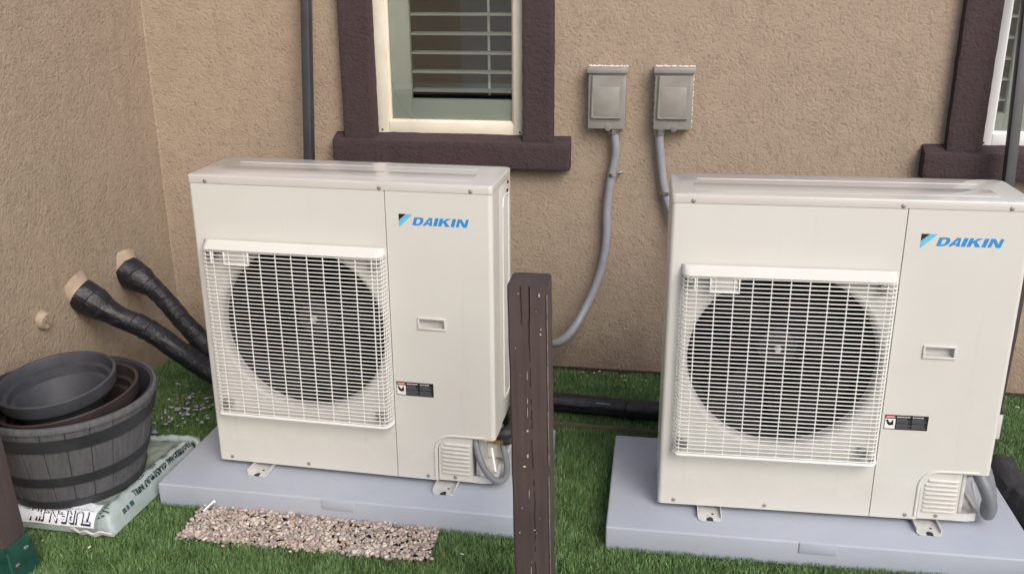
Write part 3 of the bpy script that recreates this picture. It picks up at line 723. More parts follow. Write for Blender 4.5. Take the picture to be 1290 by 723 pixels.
    for (cx, cy, rr, a0) in ((W + e - rf_, -e + rf_, rf_, -pi / 2), (W + e - rb_ * .5, D - rb_ * .5, rb_ * .5, 0), (-e + rb_, D - rb_, rb_, pi / 2), (-e + rf_, -e + rf_, rf_, pi)):
        for k in range(7): a = a0 + pi / 2 * k / 6; out.append((cx + rr * cos(a), cy + rr * sin(a)))
    zb_ = zt - HC
    rings = [[(x, y) for x, y in out]]
    def ring(z, ins):
        cx, cy = W / 2, D / 2; r_ = []
        for x, y in out:
            dx = x - cx; dy = y - cy
            r_.append(bb.verts.new((cx + dx * (1 - ins / (W / 2)), cy + dy * (1 - ins / (D / 2)), z)))
        return r_
    RR = [ring(zb_, 0), ring(zt - .0045, 0), ring(zt - .0015, .0012), ring(zt, .0045)]
    for i in range(3):
        for k in range(len(out)): q = (k + 1) % len(out); bb.faces.new((RR[i][k], RR[i][q], RR[i + 1][q], RR[i + 1][k]))
    bb.faces.new(RR[-1]); merge(b, bb)
    cap = U('top_cover', b, 'ivory_shaded_top', sharp=60)
    b = NB(); box(b, .062, .865, .050, .140, zt - .002, zt + .0007, .0006, 2); U('pressed_panel', b, 'ivory_shaded_top', cap)
    b = NB(); tube(b, [(.075, .205, zt - .0016), (.85, .205, zt - .0016)], .0028, 8); U('pressed_rib', b, 'ivory_shaded_top', cap)
    def screw(x, z, y=-.0018, par=cap, mt='screw'):
        b = NB(); lathe(b, [(0, 0), (.0062, 0), (.0058, .0015), (.0035, .0028), (0, .003)], 14, Matrix.Translation((x, y, z)) @ RX); U('screw', b, mt, par)
    for x in (.058, .606, .878): screw(x, zt - .018)
    for x, z in ((.048, z0 + .014), (.317, z0 + .014), (.721, z0 + .013)): screw(x, z, 0, root)
    screw(.809, z0 + .014, .004, root)
    # brand mark and lettering, warning label
    mk = [([(0, 0), (.022, 0), (0, -.0197)], 'ink'), ([(.0228, 0), (.0418, 0), (0, -.0402), (0, -.0205)], 'cyan')]
    LX, LZ = .661, z0 + .8685
    b = NB(); prism(b, [(LX + x, LZ + z) for x, z in mk[0][0]], -.0007, -.0001, 0); prism(b, [(LX + x, LZ + z) for x, z in mk[1][0]], -.0007, -.0001, 1)
    lg = U('logo', b, ['ink', 'cyan'], sp, flat=True)
    b = NB(); hh = .0240; w0 = .163; bx = LX + .0405; bz = LZ - .0325; sk = .30
    def L_(poly, x0_, w_): prism(b, [(bx + (x0_ + px * w_) * w0 + pz * hh * sk, bz + pz * hh) for px, pz in poly], -.0007, -.0001)
    # D
    o_ = [(0, 0), (.55, 0), (.80, .08), (.95, .27), (1, .5), (.97, .78), (.83, .95), (.6, 1), (0, 1)]
    def ringpoly(out_, inn, x0_, w_):
        b2 = bmesh.new(); tr_ = lambda px, pz, y: (bx + (x0_ + px * w_) * w0 + pz * hh * sk, y, bz + pz * hh)
        A_ = [b2.verts.new(tr_(*p, -.0007)) for p in out_]; B_ = [b2.verts.new(tr_(*p, -.0007)) for p in inn]
        n_ = len(A_)
        for k in range(n_): b2.faces.new((A_[k], A_[(k + 1) % n_], B_[(k + 1) % n_], B_[k]))
        merge(b, b2)
    ringpoly(o_, [(.32, .2), (.5, .2), (.58, .24), (.66, .34), (.68, .5), (.68, .66), (.62, .77), (.52, .8), (.32, .8)], 0, .185)
    # A
    L_([(0, 0), (.28, 0), (.36, .2), (.68, .2), (.70, 0), (1, 0), (.86, 1), (.52, 1)], .185, .175) if False else None
    ringpoly([(-.05, 0), (.27, 0), (.38, .17), (.70, .17), (.71, 0), (1.02, 0), (.84, 1), (.45, 1)], [(.43, .36), (.44, .37), (.45, .37), (.69, .37), (.69, .38), (.69, .40), (.66, .78), (.64, .78)], .195, .165)
    L_([(0, 0), (1, 0), (1, 1), (0, 1)], .385, .065)
    L_([(0, 0), (.30, 0), (.30, 1), (0, 1)], .475, .20); L_([(.302, .38), (1.0, 1), (.62, 1), (.302, .66)], .475, .20); L_([(.42, .484), (.66, 0), (1.06, 0), (.60, .642)], .475, .20)
    L_([(0, 0), (1, 0), (1, 1), (0, 1)], .705, .065)
    L_([(0, 0), (.26, 0), (.26, 1), (0, 1)], .80, .20); L_([(.742, 0), (1, 0), (1, 1), (.742, 1)], .80, .20); L_([(.262, .66), (.66, 0), (.738, 0), (.738, .36), (.34, 1), (.262, 1)], .80, .20)
    U('lettering', b, 'blue', sp, flat=True)
    wx, wz, ww, wh = .629, z0 + .2885, .119, .0455
    b = NB(); box(b, wx, wx + ww, -.0006, -.0001, wz, wz + wh); wl_ = U('warning_label', b, 'ink', sp)
    b = NB(); box(b, wx + .0015, wx + .030, -.0009, -.0005, wz + .035, wz + .0435); U('warning_header', b, 'red', wl_)
    b = NB(); box(b, wx + .0045, wx + .0265, -.0011, -.0008, wz + .0375, wz + .0415); U('header_text', b, 'pink', wl_)
    b = NB(); box(b, wx + .0015, wx + .030, -.0009, -.0005, wz + .0025, wz + .0335); pg = U('pictogram', b, 'paper', wl_)
    b = NB(); prism(b, [(wx + x, wz + z) for x, z in ((.003, .029), (.008, .031), (.013, .024), (.016, .020), (.021, .028), (.0245, .029), (.021, .021), (.019, .0165), (.0265, .0185), (.024, .0145), (.017, .013), (.012, .0135), (.008, .018), (.0055, .025))], -.0012, -.0008); U('hand_and_fan_mark', b, 'ink', wl_, flat=True)
    b = NB(); random.seed(5)
    for col_ in range(2):
        xa = wx + .0335 + col_ * .0425
        z = wz + wh - .0062
        while z > wz + .004:
            x = xa; hd_ = z > wz + wh - .0095
            wl2 = random.uniform(.026, .038)
            while x < xa + wl2:
                l = random.uniform(.002, .007); box(b, x, min(x + l, xa + .039), -.0009, -.0005, z - .0006, z + (.0016 if hd_ else .0006), mi=1 if hd_ else 0); x += l + .0011
            z -= .0026 if not hd_ else .0040
            if abs(z - (wz + .021)) < .0013: z -= .002
    U('fine_print', b, ['fine', 'paper'], wl_)
    # feet: two channels under the casing with slotted ends
    for x in (.155, .782):
        b = NB(); w2 = .034
        poly = [(-w2, 0), (-w2, -.050), (-w2 + .006, -.056), (-.010, -.056), (-.010, -.044), (-.006, -.036), (0, -.033), (.006, -.036), (.010, -.044), (.010, -.056), (w2 - .006, -.056), (w2, -.050), (w2, 0)]
        bf = bmesh.new()
        A = [bf.verts.new((x + px, py, .0015)) for px, py in poly]; B = [bf.verts.new((x + px, py, .0045)) for px, py in poly]; n = len(poly)
        bf.faces.new(A[::-1]); bf.faces.new(B)
        for k in range(n): bf.faces.new((A[k], A[(k + 1) % n], B[(k + 1) % n], B[k]))
        bmesh.ops.triangulate(bf, faces=[f for f in bf.faces if len(f.verts) > 4]); merge(b, bf)
        box(b, x - w2, x + w2, .0005, D + .03, .0015, .0045)
        for s in (-1, 1): box(b, x + s * w2 - .0015, x + s * w2 + .0015, -.044, D + .03, .0047, .0155)
        ft = U('foot', b, 'galv')
        b = NB(); lathe(b, [(0, 0), (.0042, 0), (.0042, .0004), (0, .0004)], 10, Matrix.Translation((x + .010, -.020, .0046))); U('foot_hole', b, 'ink', ft)
        b = NB(); box(b, x - w2 + .001, x + w2 - .001, -.052, D + .02, -.0008, .0013); U('foot_pad', b, 'rubber', ft)
    return root
unit1 = make_unit('ivory outdoor unit beneath the window, its right side face showing beside the brown post')
unit2 = copy_tree(unit1)
unit2['label'] = 'ivory outdoor unit running to the right edge of the photo, below the two electrical boxes'
unit1.location = (-.2223, -1.1097, ZP); unit1.rotation_euler.z = -.0347
unit2.location = (1.2214, -1.1639, ZP); unit2.rotation_euler.z = .0298
b = NB(); box(b, W + .007, W + .066, .150, .157, .220, .305, .002); box(b, W + .001, W + .006, .140, .165, .225, .30, .001); sb = obj('side_bracket', b, 'galv', unit2)
b = NB(); box(b, W + .001, W + .062, .138, .168, .3055, .318, .003); obj('bracket_cap', b, 'rubber', sb)
b = NB(); lathe(b, [(0, 0), (.007, 0), (.005, .004), (0, .005)], 12, Matrix.Translation((0, .03, .115)) @ Matrix.Rotation(-pi / 2, 4, 'Y')); obj('side_screw', b, 'zinc', unit2)
def loc2w(u, p):
    a = u.rotation_euler.z; return Vector((u.location.x + p[0] * cos(a) - p[1] * sin(a), u.location.y + p[0] * sin(a) + p[1] * cos(a), u.location.z + p[2]))
# cables and insulated tubes at the valve bays
def hose(name, u, pts, r, mat, lab, cat, grp=None, foam=False):
    W_ = [loc2w(u, p) for p in pts]; P_ = bez(W_, 12)
    rf = (lambda s, a: r * (1 + .10 * noise.noise(Vector((s * 22, cos(a), sin(a)))))) if foam else None
    bm = NB(); tube(bm, P_, r, 16, rf=rf); o = obj(name, bm, mat); tag(o, lab, cat, grp)
hose('cable_loop', unit1, [(.862, .05, .19), (.872, .018, .165), (.888, -.002, .12), (.912, -.012, .075), (.940, .0, .040), (.962, .035, .030), (.958, .09, .045), (.935, .14, .09), (.92, .17, .15)], .0105, 'cable_grey', 'grey cable looping out of the corner of the left unit behind the brown post', 'cable', 'grey cables at the unit corners')
hose('cable_loop', unit2, [(.905, .05, .20), (.916, .025, .17), (.935, .005, .13), (.952, -.002, .085), (.955, .01, .048), (.965, .05, .040), (.985, .10, .07), (.98, .16, .12), (.94, .20, .2)], .019, 'cable_grey', 'thick grey cable looping from the corner of the right unit onto its pad', 'cable', 'grey cables at the unit corners')
hose('insulated_tube', unit1, [(.935, .10, .150), (.955, .105, .152), (.972, .13, .162), (.985, .17, .20), (.992, .22, .27), (.985, .30, .34), (.965, .38, .26), (.93, .45, .10), (.90, .52, .0)], .021, 'foam', 'black foam covered tube bending up behind the brass valve of the left unit', 'insulated tube', foam=True)
hose('insulated_tube', unit1, [(.935, .14, .105), (.955, .145, .108), (.974, .17, .13), (.985, .22, .20), (.975, .32, .26), (.95, .42, .12), (.90, .50, .0)], .016, 'foam', 'thinner black tube below the brass valve at the left unit corner', 'insulated tube', foam=True)

# ------------------------------------------------------------------ wooden posts
def post(name, loc, h, tilt, lab, base=False, w=.089, yaw=0):
    root = tag(empty(name, loc), lab, 'wooden post', 'brown wooden posts')
    root.rotation_euler = (0, tilt, yaw)
    bt = bmesh.new(); bmesh.ops.create_cube(bt, size=1)
    for v in bt.verts: v.co = Vector((v.co.x * w, v.co.y * w, h / 2 + v.co.z * h))
    bmesh.ops.bevel(bt, geom=bt.edges[:], offset=.004, segments=2, affect='EDGES')
    for k in range(1, 40): bmesh.ops.bisect_plane(bt, geom=bt.verts[:] + bt.edges[:] + bt.faces[:], plane_co=(0, 0, h * k / 40), plane_no=(0, 0, 1))
    for k in (-1.5, -.5, .5, 1.5): bmesh.ops.bisect_plane(bt, geom=bt.verts[:] + bt.edges[:] + bt.faces[:], plane_co=(k * w / 5, 0, 0), plane_no=(1, 0, 0))
    for v in bt.verts: v.co += Vector(noise.noise_vector(v.co * 17 + Vector((loc[0], 0, 0)))) * .0013
    bm = NB(); merge(bm, bt); timber = obj('timber', bm, 'wood', root)
    return root
mp = post('wooden_post', (.920, -1.672, -.03), .980, -.018, 'brown painted wooden post with a split down its face, in front between the two units', w=.092)
# long drying split and scattered paint losses on its front face
b = NB(); random.seed(3)
pts = []; x = .006
for k in range(60):
    z = .975 - k * .0155; x += random.uniform(-.0012, .0012); pts.append((x, z))
for (x, z), (x2, z2) in zip(pts[:-1], pts[1:]):
    wd = .0011 if z > .82 else (.0006 if random.random() < .75 else 0)
    if wd: prism(b, [(x - wd, z), (x + wd, z), (x2 + wd, z2), (x2 - wd, z2)], -.0478, -.0456)
for (x, z) in ((-.014, .975), (.006, .975)):
    for k in range(5): x2 = x + random.uniform(-.001, .001); prism(b, [(x - .0006, z), (x + .0006, z), (x2 + .0005, z - .018), (x2 - .0005, z - .018)], -.0478, -.0456); x, z = x2, z - .018
tag(obj('drying_split', b, 'dark', mp), kind='stuff')
b = NB()
def chip(cx, cz, w_, h_):
    n_ = 9; prism(b, [(cx + w_ * cos(2 * pi * k / n_) * random.uniform(.5, 1.1), cz + h_ * sin(2 * pi * k / n_) * random.uniform(.6, 1.1)) for k in range(n_)], -.0480, -.0468)
for cx, cz, w_, h_ in ((-.003, .755, .0009, .014), (-.004, .66, .0007, .016), (-.004, .69, .0009, .008), (-.005, .612, .0032, .0038), (-.006, .545, .0028, .0055), (-.014, .515, .0045, .0030), (-.004, .44, .0007, .015), (.030, .860, .0028, .0035), (.031, .872, .0020, .0022), (.028, .955, .002, .005),
                       (-.003, .22, .0010, .014), (.004, .16, .0012, .010), (-.010, .10, .0010, .012), (.008, .34, .0040, .0012), (-.030, .33, .0016, .0016), (-.022, .40, .0014, .0016), (-.02, .958, .004, .0009)):
    chip(cx, cz, w_, h_)
for k in range(9): chip(random.uniform(-.04, .04), random.uniform(.06, .95), random.uniform(.0004, .0011), random.uniform(.0005, .002))
tag(obj('paint_chip', b, 'old_primer', mp), kind='stuff')
b = NB()
for k in range(16):
    z = .955 - k * .058; hh_ = .0575 if random.random() < .8 else .03
    box(b, .0434 + random.uniform(-.0006, .0006), .0466, -.0464, -.0418, max(.04, z - hh_), z, .0012)
tag(obj('worn_edge', b, 'bare_wood', mp), kind='stuff')

lp = post('wooden_post', (-.612, -1.672, .085), 1.02, -.055, 'brown wooden post in a dark green bracket beside the barrel')
gb = NB(); bb = bmesh.new()
A = [(-.0475, -.0475), (.0475, -.0475), (.0475, .0475), (-.0475, .0475)]
R0 = [bb.verts.new((x * 1.28, y * 1.28, -.11)) for x, y in A]; R1 = [bb.verts.new((x * 1.2, y * 1.2, -.05)) for x, y in A]; R2 = [bb.verts.new((x * 1.04, y * 1.04, .012)) for x, y in A]
R3 = [bb.verts.new((x * .98, y * .98, .012)) for x, y in A]; R4 = [bb.verts.new((x * .98, y * .98, -.005)) for x, y in A]
for P0, P1 in ((R0, R1), (R1, R2), (R2, R3), (R3, R4)):
    for k in range(4): bb.faces.new((P0[k], P0[(k + 1) % 4], P1[(k + 1) % 4], P1[k]))
bmesh.ops.bevel(bb, geom=[e for e in bb.edges if abs(e.verts[0].co.z - e.verts[1].co.z) > .03], offset=.008, segments=3, affect='EDGES')
merge(gb, bb); g_ = obj('post_bracket', gb, 'green_base', lp)
for (yy, zz) in ((-.030, -.052), (.020, -.026)):
    b = NB(); lathe(b, [(0, 0), (.0085, 0), (.008, .004), (.004, .006), (0, .0062)], 12, Matrix.Translation((.0545 if zz < -.03 else .0525, yy, zz)) @ Matrix.Rotation(pi / 2, 4, 'Y')); obj('bolt', b, 'zinc', g_)
rp_ = post('wooden_post', (2.383, -.41, -.03), .78, .02, 'brown chipped wooden post half hidden behind the right edge of the right unit', w=.06)

# ------------------------------------------------------------------ barrel planter with nested pots, on the infill bag
BX, BY, BZ, RT, RB, BH = -.651, -1.249, .063, .272, .204, .299
bar = tag(empty('barrel_planter', (BX, BY, BZ)), 'grey half-barrel planter with black hoops standing on a plastic bag by the side wall', 'planter')
bar.rotation_euler = (.015, .011, .3)
def rad(h): return RB + (RT - RB) * (h / BH) ** .86
NS = 24
mes = []
for k in range(NS):
    a0, a1 = 2 * pi * k / NS + .0035, 2 * pi * (k + 1) / NS - .0035
    b = NB(); G = []
    dr = random.uniform(-.0012, .0012)
    for i in range(7):
        h = BH * i / 6; r_ = rad(h) + dr
        G.append([b.verts.new(((r_ + o_) * cos(a), (r_ + o_) * sin(a), h)) for (a, o_) in ((a0, -.012), (a0, -.0015), (a0 + .012, 0), ((a0 + a1) / 2, 0), (a1 - .012, 0), (a1, -.0015), (a1, -.012))])
    for i in range(6):
        for j in range(6): b.faces.new((G[i][j], G[i][j + 1], G[i + 1][j + 1], G[i + 1][j]))
    b.faces.new(G[0][::-1]); b.faces.new(G[-1])
    obj('stave', b, 'stave', bar, sharp=25)
# liner wall (one moulded shell) and floor
b = NB(); lathe(b, [(0, .012), (RB - .014, .012), (rad(BH * .5) - .016, BH * .5), (RT - .018, BH - .004), (RT - .015, BH + .003), (RT - .004, BH + .004), (RT - .0005, BH)], 72); obj('liner', b, 'pot_in', bar)
for (h0, h1) in ((.0, .030), (.088, .122), (.218, .262)):
    b = NB(); lathe(b, [(rad(h0) - .004, h0), (rad(h0) + .0042, h0 + .001), (rad(h1) + .0042, h1 - .001), (rad(h1) - .004, h1)], 72)
    for v in b.verts:
        v.co.z += .0012 * noise.noise(v.co * 22)
    obj('hoop', b, 'hoop', bar, sharp=50)
b = NB(); lathe(b, [(rad(.28) - .002, .284), (RT + .0035, .2865), (RT + .0045, .297), (RT + .002, BH + .004), (RT - .006, BH + .006)], 72); obj('rim', b, 'stave', bar)
def tiltM(c, tx, ty): 
    n_ = Vector((sin(ty), sin(tx), 1)).normalized(); a = Vector((0, 1, 0)).cross(n_).normalized(); b_ = n_.cross(a)
    return Matrix(((a.x, b_.x, n_.x, c[0]), (a.y, b_.y, n_.y, c[1]), (a.z, b_.z, n_.z, c[2]), (0, 0, 0, 1)))
def pot(name, c, r, tx, ty, mat, lab, dep):
    b = NB()
    prof = [(0, -dep), (r * .54, -dep), (r * .58, -dep + .01), (r - .024, -.050), (r - .008, -.044), (r - .005, -.038), (r - .002, -.006), (r - .0005, -.001), (r - .004, .002), (r - .010, .001), (r - .0125, -.004), (r - .015, -.034), (r - .029, -.036), (r - .031, -.060), (r - .046, -.062), (r * .54, -dep + .010), (0, -dep + .009)]
    lathe(b, prof, 80, tiltM(c, tx, ty)); o = obj(name, b, mat, sharp=28)
    tag(o, lab, 'plant pot', 'pots nested in the barrel'); return o
pot('plant_pot', (-.638, -1.254, .358), .2175, -.053, -.106, 'pot_brown', 'dark brown round pot nested in the barrel under the slate pot', .20)
pot('plant_pot', (-.683, -1.234, .396), .182, -.114, -.046, 'pot', 'slate grey round pot tilted on top inside the barrel', .15)

# infill bag
bag = tag(empty('infill_bag', (-.60, -1.22, -.004)), 'pale green plastic bag of turf infill lying on the turf under the barrel', 'bag')
off = bag.location.copy()
bx0, bx1, by0, by1 = -.87, -.392, -1.470, -.945
NXB, NYB = 44, 46
def bagpt(u, v):
    """u,v in 0..1 across the upper skin"""
    x = bx0 + (bx1 - bx0) * u; y = by0 + (by1 - by0) * v
    x += .022 * (v - .5) * (1 if u > .5 else .3) - .035 * (1 - u) * 0
    y += .008 * (1 - u) * (1 - v)
    e = 1
    for q, wd in ((u, .10), (1 - u, .085), (v, .085), (1 - v, .10)):
        s = min(1, max(0, q / wd)); e *= (1 - (1 - s) ** 2.4) ** .55 if s > 0 else 0
    z = .060 * e
    z += (.010 * noise.noise(Vector((x * 13, y * 13, 2))) + .005 * noise.noise(Vector((x * 40, y * 34, 5)))) * e + .010 * (1 if u > .9 and u < .97 else 0) * e
    return Vector((x, y, z))
b = NB(); G = [[b.verts.new(bagpt(i / NXB, j / NYB)) for j in range(NYB + 1)] for i in range(NXB + 1)]
for i in range(NXB):
    for j in range(NYB):
        f = b.faces.new((G[i][j], G[i + 1][j], G[i + 1][j + 1], G[i][j + 1]))
        u = (i + .5) / NXB; v = (j + .5) / NYB
        f.material_index = 1 if u > .875 else 0
f = b.faces.new([G[i][0] for i in range(NXB + 1)][::-1] + [G[0][j] for j in range(1, NYB + 1)] + [G[i][NYB] for i in range(1, NXB + 1)] + [G[NXB][j] for j in range(NYB - 1, 0, -1)])
bsk = obj('bag_skin', b, ['bag', 'bag_pale'], bag, sharp=80)
# white printed panel wrapped over the front edge, lettering upside down to the camera
def skin_patch(u0, u1, v0, v1, nu, nv, lift, mat, name, par=bag):
    b = NB(); G = [[b.verts.new(bagpt(u0 + (u1 - u0) * i / nu, v0 + (v1 - v0) * j / nv) + Vector((0, -lift * .8, lift))) for j in range(nv + 1)] for i in range(nu + 1)]
    for i in range(nu):
        for j in range(nv): b.faces.new((G[i][j], G[i + 1][j], G[i + 1][j + 1], G[i][j + 1]))
    return obj(name, b, mat, par, sharp=80)
skin_patch(.03, .865, .004, .13, 130, 40, .0016, 'bag_white', 'printed_panel')
def skin_text(txt, size, mat, name, O, dx, dv, xs, lift, offset=0, par=bag, axis='u'):
    """lay flat lettering on the bag skin; text origin at skin coords O=(u,v), reading along dx"""
    me = text_mesh(txt, 1.0, offset, 0)
    n = len(me.vertices); w = max(v.co.x for v in me.vertices)
    for v in me.vertices:
        a, h = v.co.x / w, v.co.y
        uu = O[0] + dx[0] * a + dv[0] * h; vv = O[1] + dx[1] * a + dv[1] * h
        p = bagpt(uu, vv); p += Vector((lift * (1 if axis == 'v' else 0), -lift * (.8 if axis == 'u' else 0), lift)); v.co = p
    me.materials.append(M[mat]); o = bpy.data.objects.new(name, me); C.objects.link(o); o.parent = par; return o
skin_text("TURF-N-FILL", 1, 'bag_ink', 'lettering', (.845, .046), (-.475, 0), (0, -.056), 1, .0046, offset=.030)
skin_text("TURF-N-FILL", 1, 'bag_white', 'lettering', (.843, .045), (-.471, 0), (0, -.053), 1, .0062, offset=-.012)
skin_text("PREMIUM ARTIFICIAL TURF INFILL", 1, 'fine', 'small_lettering', (.84, .066), (-.47, 0), (0, -.018), 1, .0026)
skin_text("PROFESSIONAL GRADE TURF INFILL", 1, 'bag_ink', 'side_lettering', (.972, .86), (0, -.62), (-.026, 0), 1, .0022, offset=.03, axis='v') if False else None
skin_text("PROFESSIONAL GRADE TURF INFILL", 1, 'bag_ink', 'side_lettering', (.952, .93), (.0, -.66), (.026, .0), 1, .0034, offset=.035, axis='v')
for k in range(4):
    v0 = .40 + k * .135
    b = NB(); u0, u1, d_ = .905, .930, .0045
    for (a0_, a1_, c0, c1) in ((u0, u0 + .004, v0, v0 + .05), (u1 - .004, u1, v0, v0 + .05), (u0, u1, v0, v0 + .005), (u0, u1, v0 + .045, v0 + .05)):
        q = [b.verts.new(bagpt(u_, v_) + Vector((.0015, 0, .0034))) for u_, v_ in ((a0_, c0), (a1_, c0), (a1_, c1), (a0_, c1))]; b.faces.new(q)
    obj('check_box', b, 'bag_ink', bag)
    b = NB(); q = [b.verts.new(bagpt(u_, v_) + Vector((.0015, 0, .0034))) for u_, v_ in ((.872, v0 - .01), (.884, v0 - .01), (.884, v0 + .075), (.872, v0 + .075))]; b.faces.new(q); obj('check_caption', b, 'fine', bag)
for (u0, u1, v0, v1) in ((.88, .93, .03, .036), (.88, .95, .052, .060), (.88, .93, .078, .084), (.975, .988, .14, .17), (.975, .988, .18, .20), (.975, .988, .215, .25), (.88, .92, .105, .110)):
    skin_patch(u0, u1, v0, v1, 5, 4, .0016, 'bag_green', 'printed_stripe')
b = NB()
for i in range(18):
    u = .62 + .4 * i / 17; 
P_ = [bagpt(min(1, .72 + .28 * i / 20), .0) + Vector((.006 * (i > 17), -.004 - .012 * sin(i * .16), .010 + .004 * sin(i * .9))) for i in range(21)]
for r_ in range(3): tube(b, [p + Vector((0, -.004 * r_, .006 * r_)) for p in P_], .0035, 6)
obj('crimped_seam', b, 'galv', bag)
# pillow-like gathered end at the back right
b = NB(); P_ = bez([bagpt(.62, .985) + Vector((0, .004, .012)), bagpt(.80, .99) + Vector((0, .012, .022)), bagpt(.95, .99) + Vector((.012, .008, .018)), bagpt(1, .93) + Vector((.014, 0, .012))], 10)
tube(b, P_, .012, 10, rf=lambda s, a: .012 + .005 * noise.noise(Vector((s * 60, cos(a), sin(a))))); obj('gathered_end', b, 'bag_pale', bag)
for v in bag.children: v.location = (-off.x, -off.y, 0)

# ------------------------------------------------------------------ rolls of black mesh fabric at the right
for (p0, p1, r_, lab) in (((2.350, -.68, .02), (2.384, -1.60, .03), .054, 'roll of black woven weed fabric lying against the right pad'), ((2.462, -.76, .03), (2.50, -1.60, .03), .054, 'roll of black woven weed fabric lying outermost at the right edge')):
    a, c_ = Vector(p0), Vector(p1); b = NB()
    tube(b, [a.lerp(c_, k / 60) for k in range(61)], r_, 26, rf=lambda s, ang: r_ * (1 + .26 * noise.noise(Vector((s * 5, cos(ang) * 1.4, sin(ang) * 1.4 + r_ * 90))) + .12 * noise.noise(Vector((s * 26, cos(ang) * 3, sin(ang) * 3)))))
    tag(obj('fabric_roll', b, 'mesh_fabric'), lab, 'fabric roll', 'rolls of black fabric')

# ------------------------------------------------------------------ gravel patch
def set_tint(me, cols):
    ca = me.color_attributes.new('tint', 'FLOAT_COLOR', 'POINT'); a = np.ones((len(me.vertices), 4), np.float32); a[:, :3] = cols; ca.data.foreach_set('color', a.ravel())
def np_mesh(name, verts, loops, counts, cols, mat, smooth=True):
    me = bpy.data.meshes.new(name); nv = len(verts); me.vertices.add(nv); me.vertices.foreach_set('co', verts.astype(np.float32).ravel())
    me.loops.add(len(loops)); me.loops.foreach_set('vertex_index', loops.astype(np.int32))
    st = np.concatenate([[0], np.cumsum(counts)[:-1]]).astype(np.int32)
    me.polygons.add(len(counts)); me.polygons.foreach_set('loop_start', st)
    try: me.polygons.foreach_set('loop_total', counts.astype(np.int32))
    except Exception: pass
    me.update(calc_edges=True); me.validate()
    if smooth: me.polygons.foreach_set('use_smooth', np.ones(len(counts), bool))
    set_tint(me, cols); me.materials.append(M[mat])
    o = bpy.data.objects.new(name, me); C.objects.link(o); return o
GX0, GX1, GY0, GY1 = -.218, .566, -1.442, -1.264
sheet('gravel_bed', GX0 - .02, GX1 + .02, GY0 - .02, GY1 + .02, -.020, 'soil')
bm = bmesh.new(); bmesh.ops.create_icosphere(bm, subdivisions=2, radius=1); ico = np.array([v.co[:] for v in bm.verts]); icf = np.array([[v.index for v in f.verts] for f in bm.faces]); bm.free()
ns = 2900; V, F_, K = [], [], []
pal = np.array([(.47, .36, .30), (.49, .39, .33), (.53, .44, .38), (.40, .32, .27), (.33, .29, .28), (.58, .52, .45), (.50, .39, .34), (.44, .40, .38), (.64, .60, .54)])
for i in range(ns):
    px, py = RNG.uniform(GX0, GX1), RNG.uniform(GY0, GY1)
    if i % 110 == 0: px += RNG.normal(0, .02); py = GY0 - abs(RNG.normal(0, .012)); stray = True
    lift = .012 if i % 110 == 0 else 0
    s = RNG.uniform(.0034, .0085) * (1.45 if RNG.random() < .12 else 1); sc = np.array([RNG.uniform(.8, 1.35), RNG.uniform(.75, 1.15), RNG.uniform(.5, .8)]) * s
    nrm = RNG.normal(size=(7, 3)); nrm /= np.linalg.norm(nrm, axis=1)[:, None]; dd = RNG.uniform(.55, .85, 7)
    v = ico.copy()
    for nn, d_ in zip(nrm, dd): h = v @ nn - d_; v -= np.where(h > 0, h, 0)[:, None] * nn
    v *= sc
    A_ = RNG.normal(size=(3, 3)); Qm, _ = np.linalg.qr(A_); mixr = RNG.random(); v = v @ (Qm if mixr < .5 else np.array([[cos(mixr * 9), -sin(mixr * 9), 0], [sin(mixr * 9), cos(mixr * 9), 0], [0, 0, 1]]))
    v += (px, py, -.014 + lift + RNG.uniform(0, .0125)); V.append(v); F_.append(icf + 42 * i); K.append(np.repeat((pal[RNG.integers(len(pal))] * RNG.uniform(.72, 1.05))[None], 42, 0))
V = np.concatenate(V); F_ = np.concatenate(F_)
o = np_mesh('gravel', V, F_.ravel(), np.full(len(F_), 3), np.concatenate(K), 'stone', smooth=False)
tag(o, 'rectangular patch of pinkish tan gravel cut into the turf in front of the left pad', 'gravel', kind='stuff')

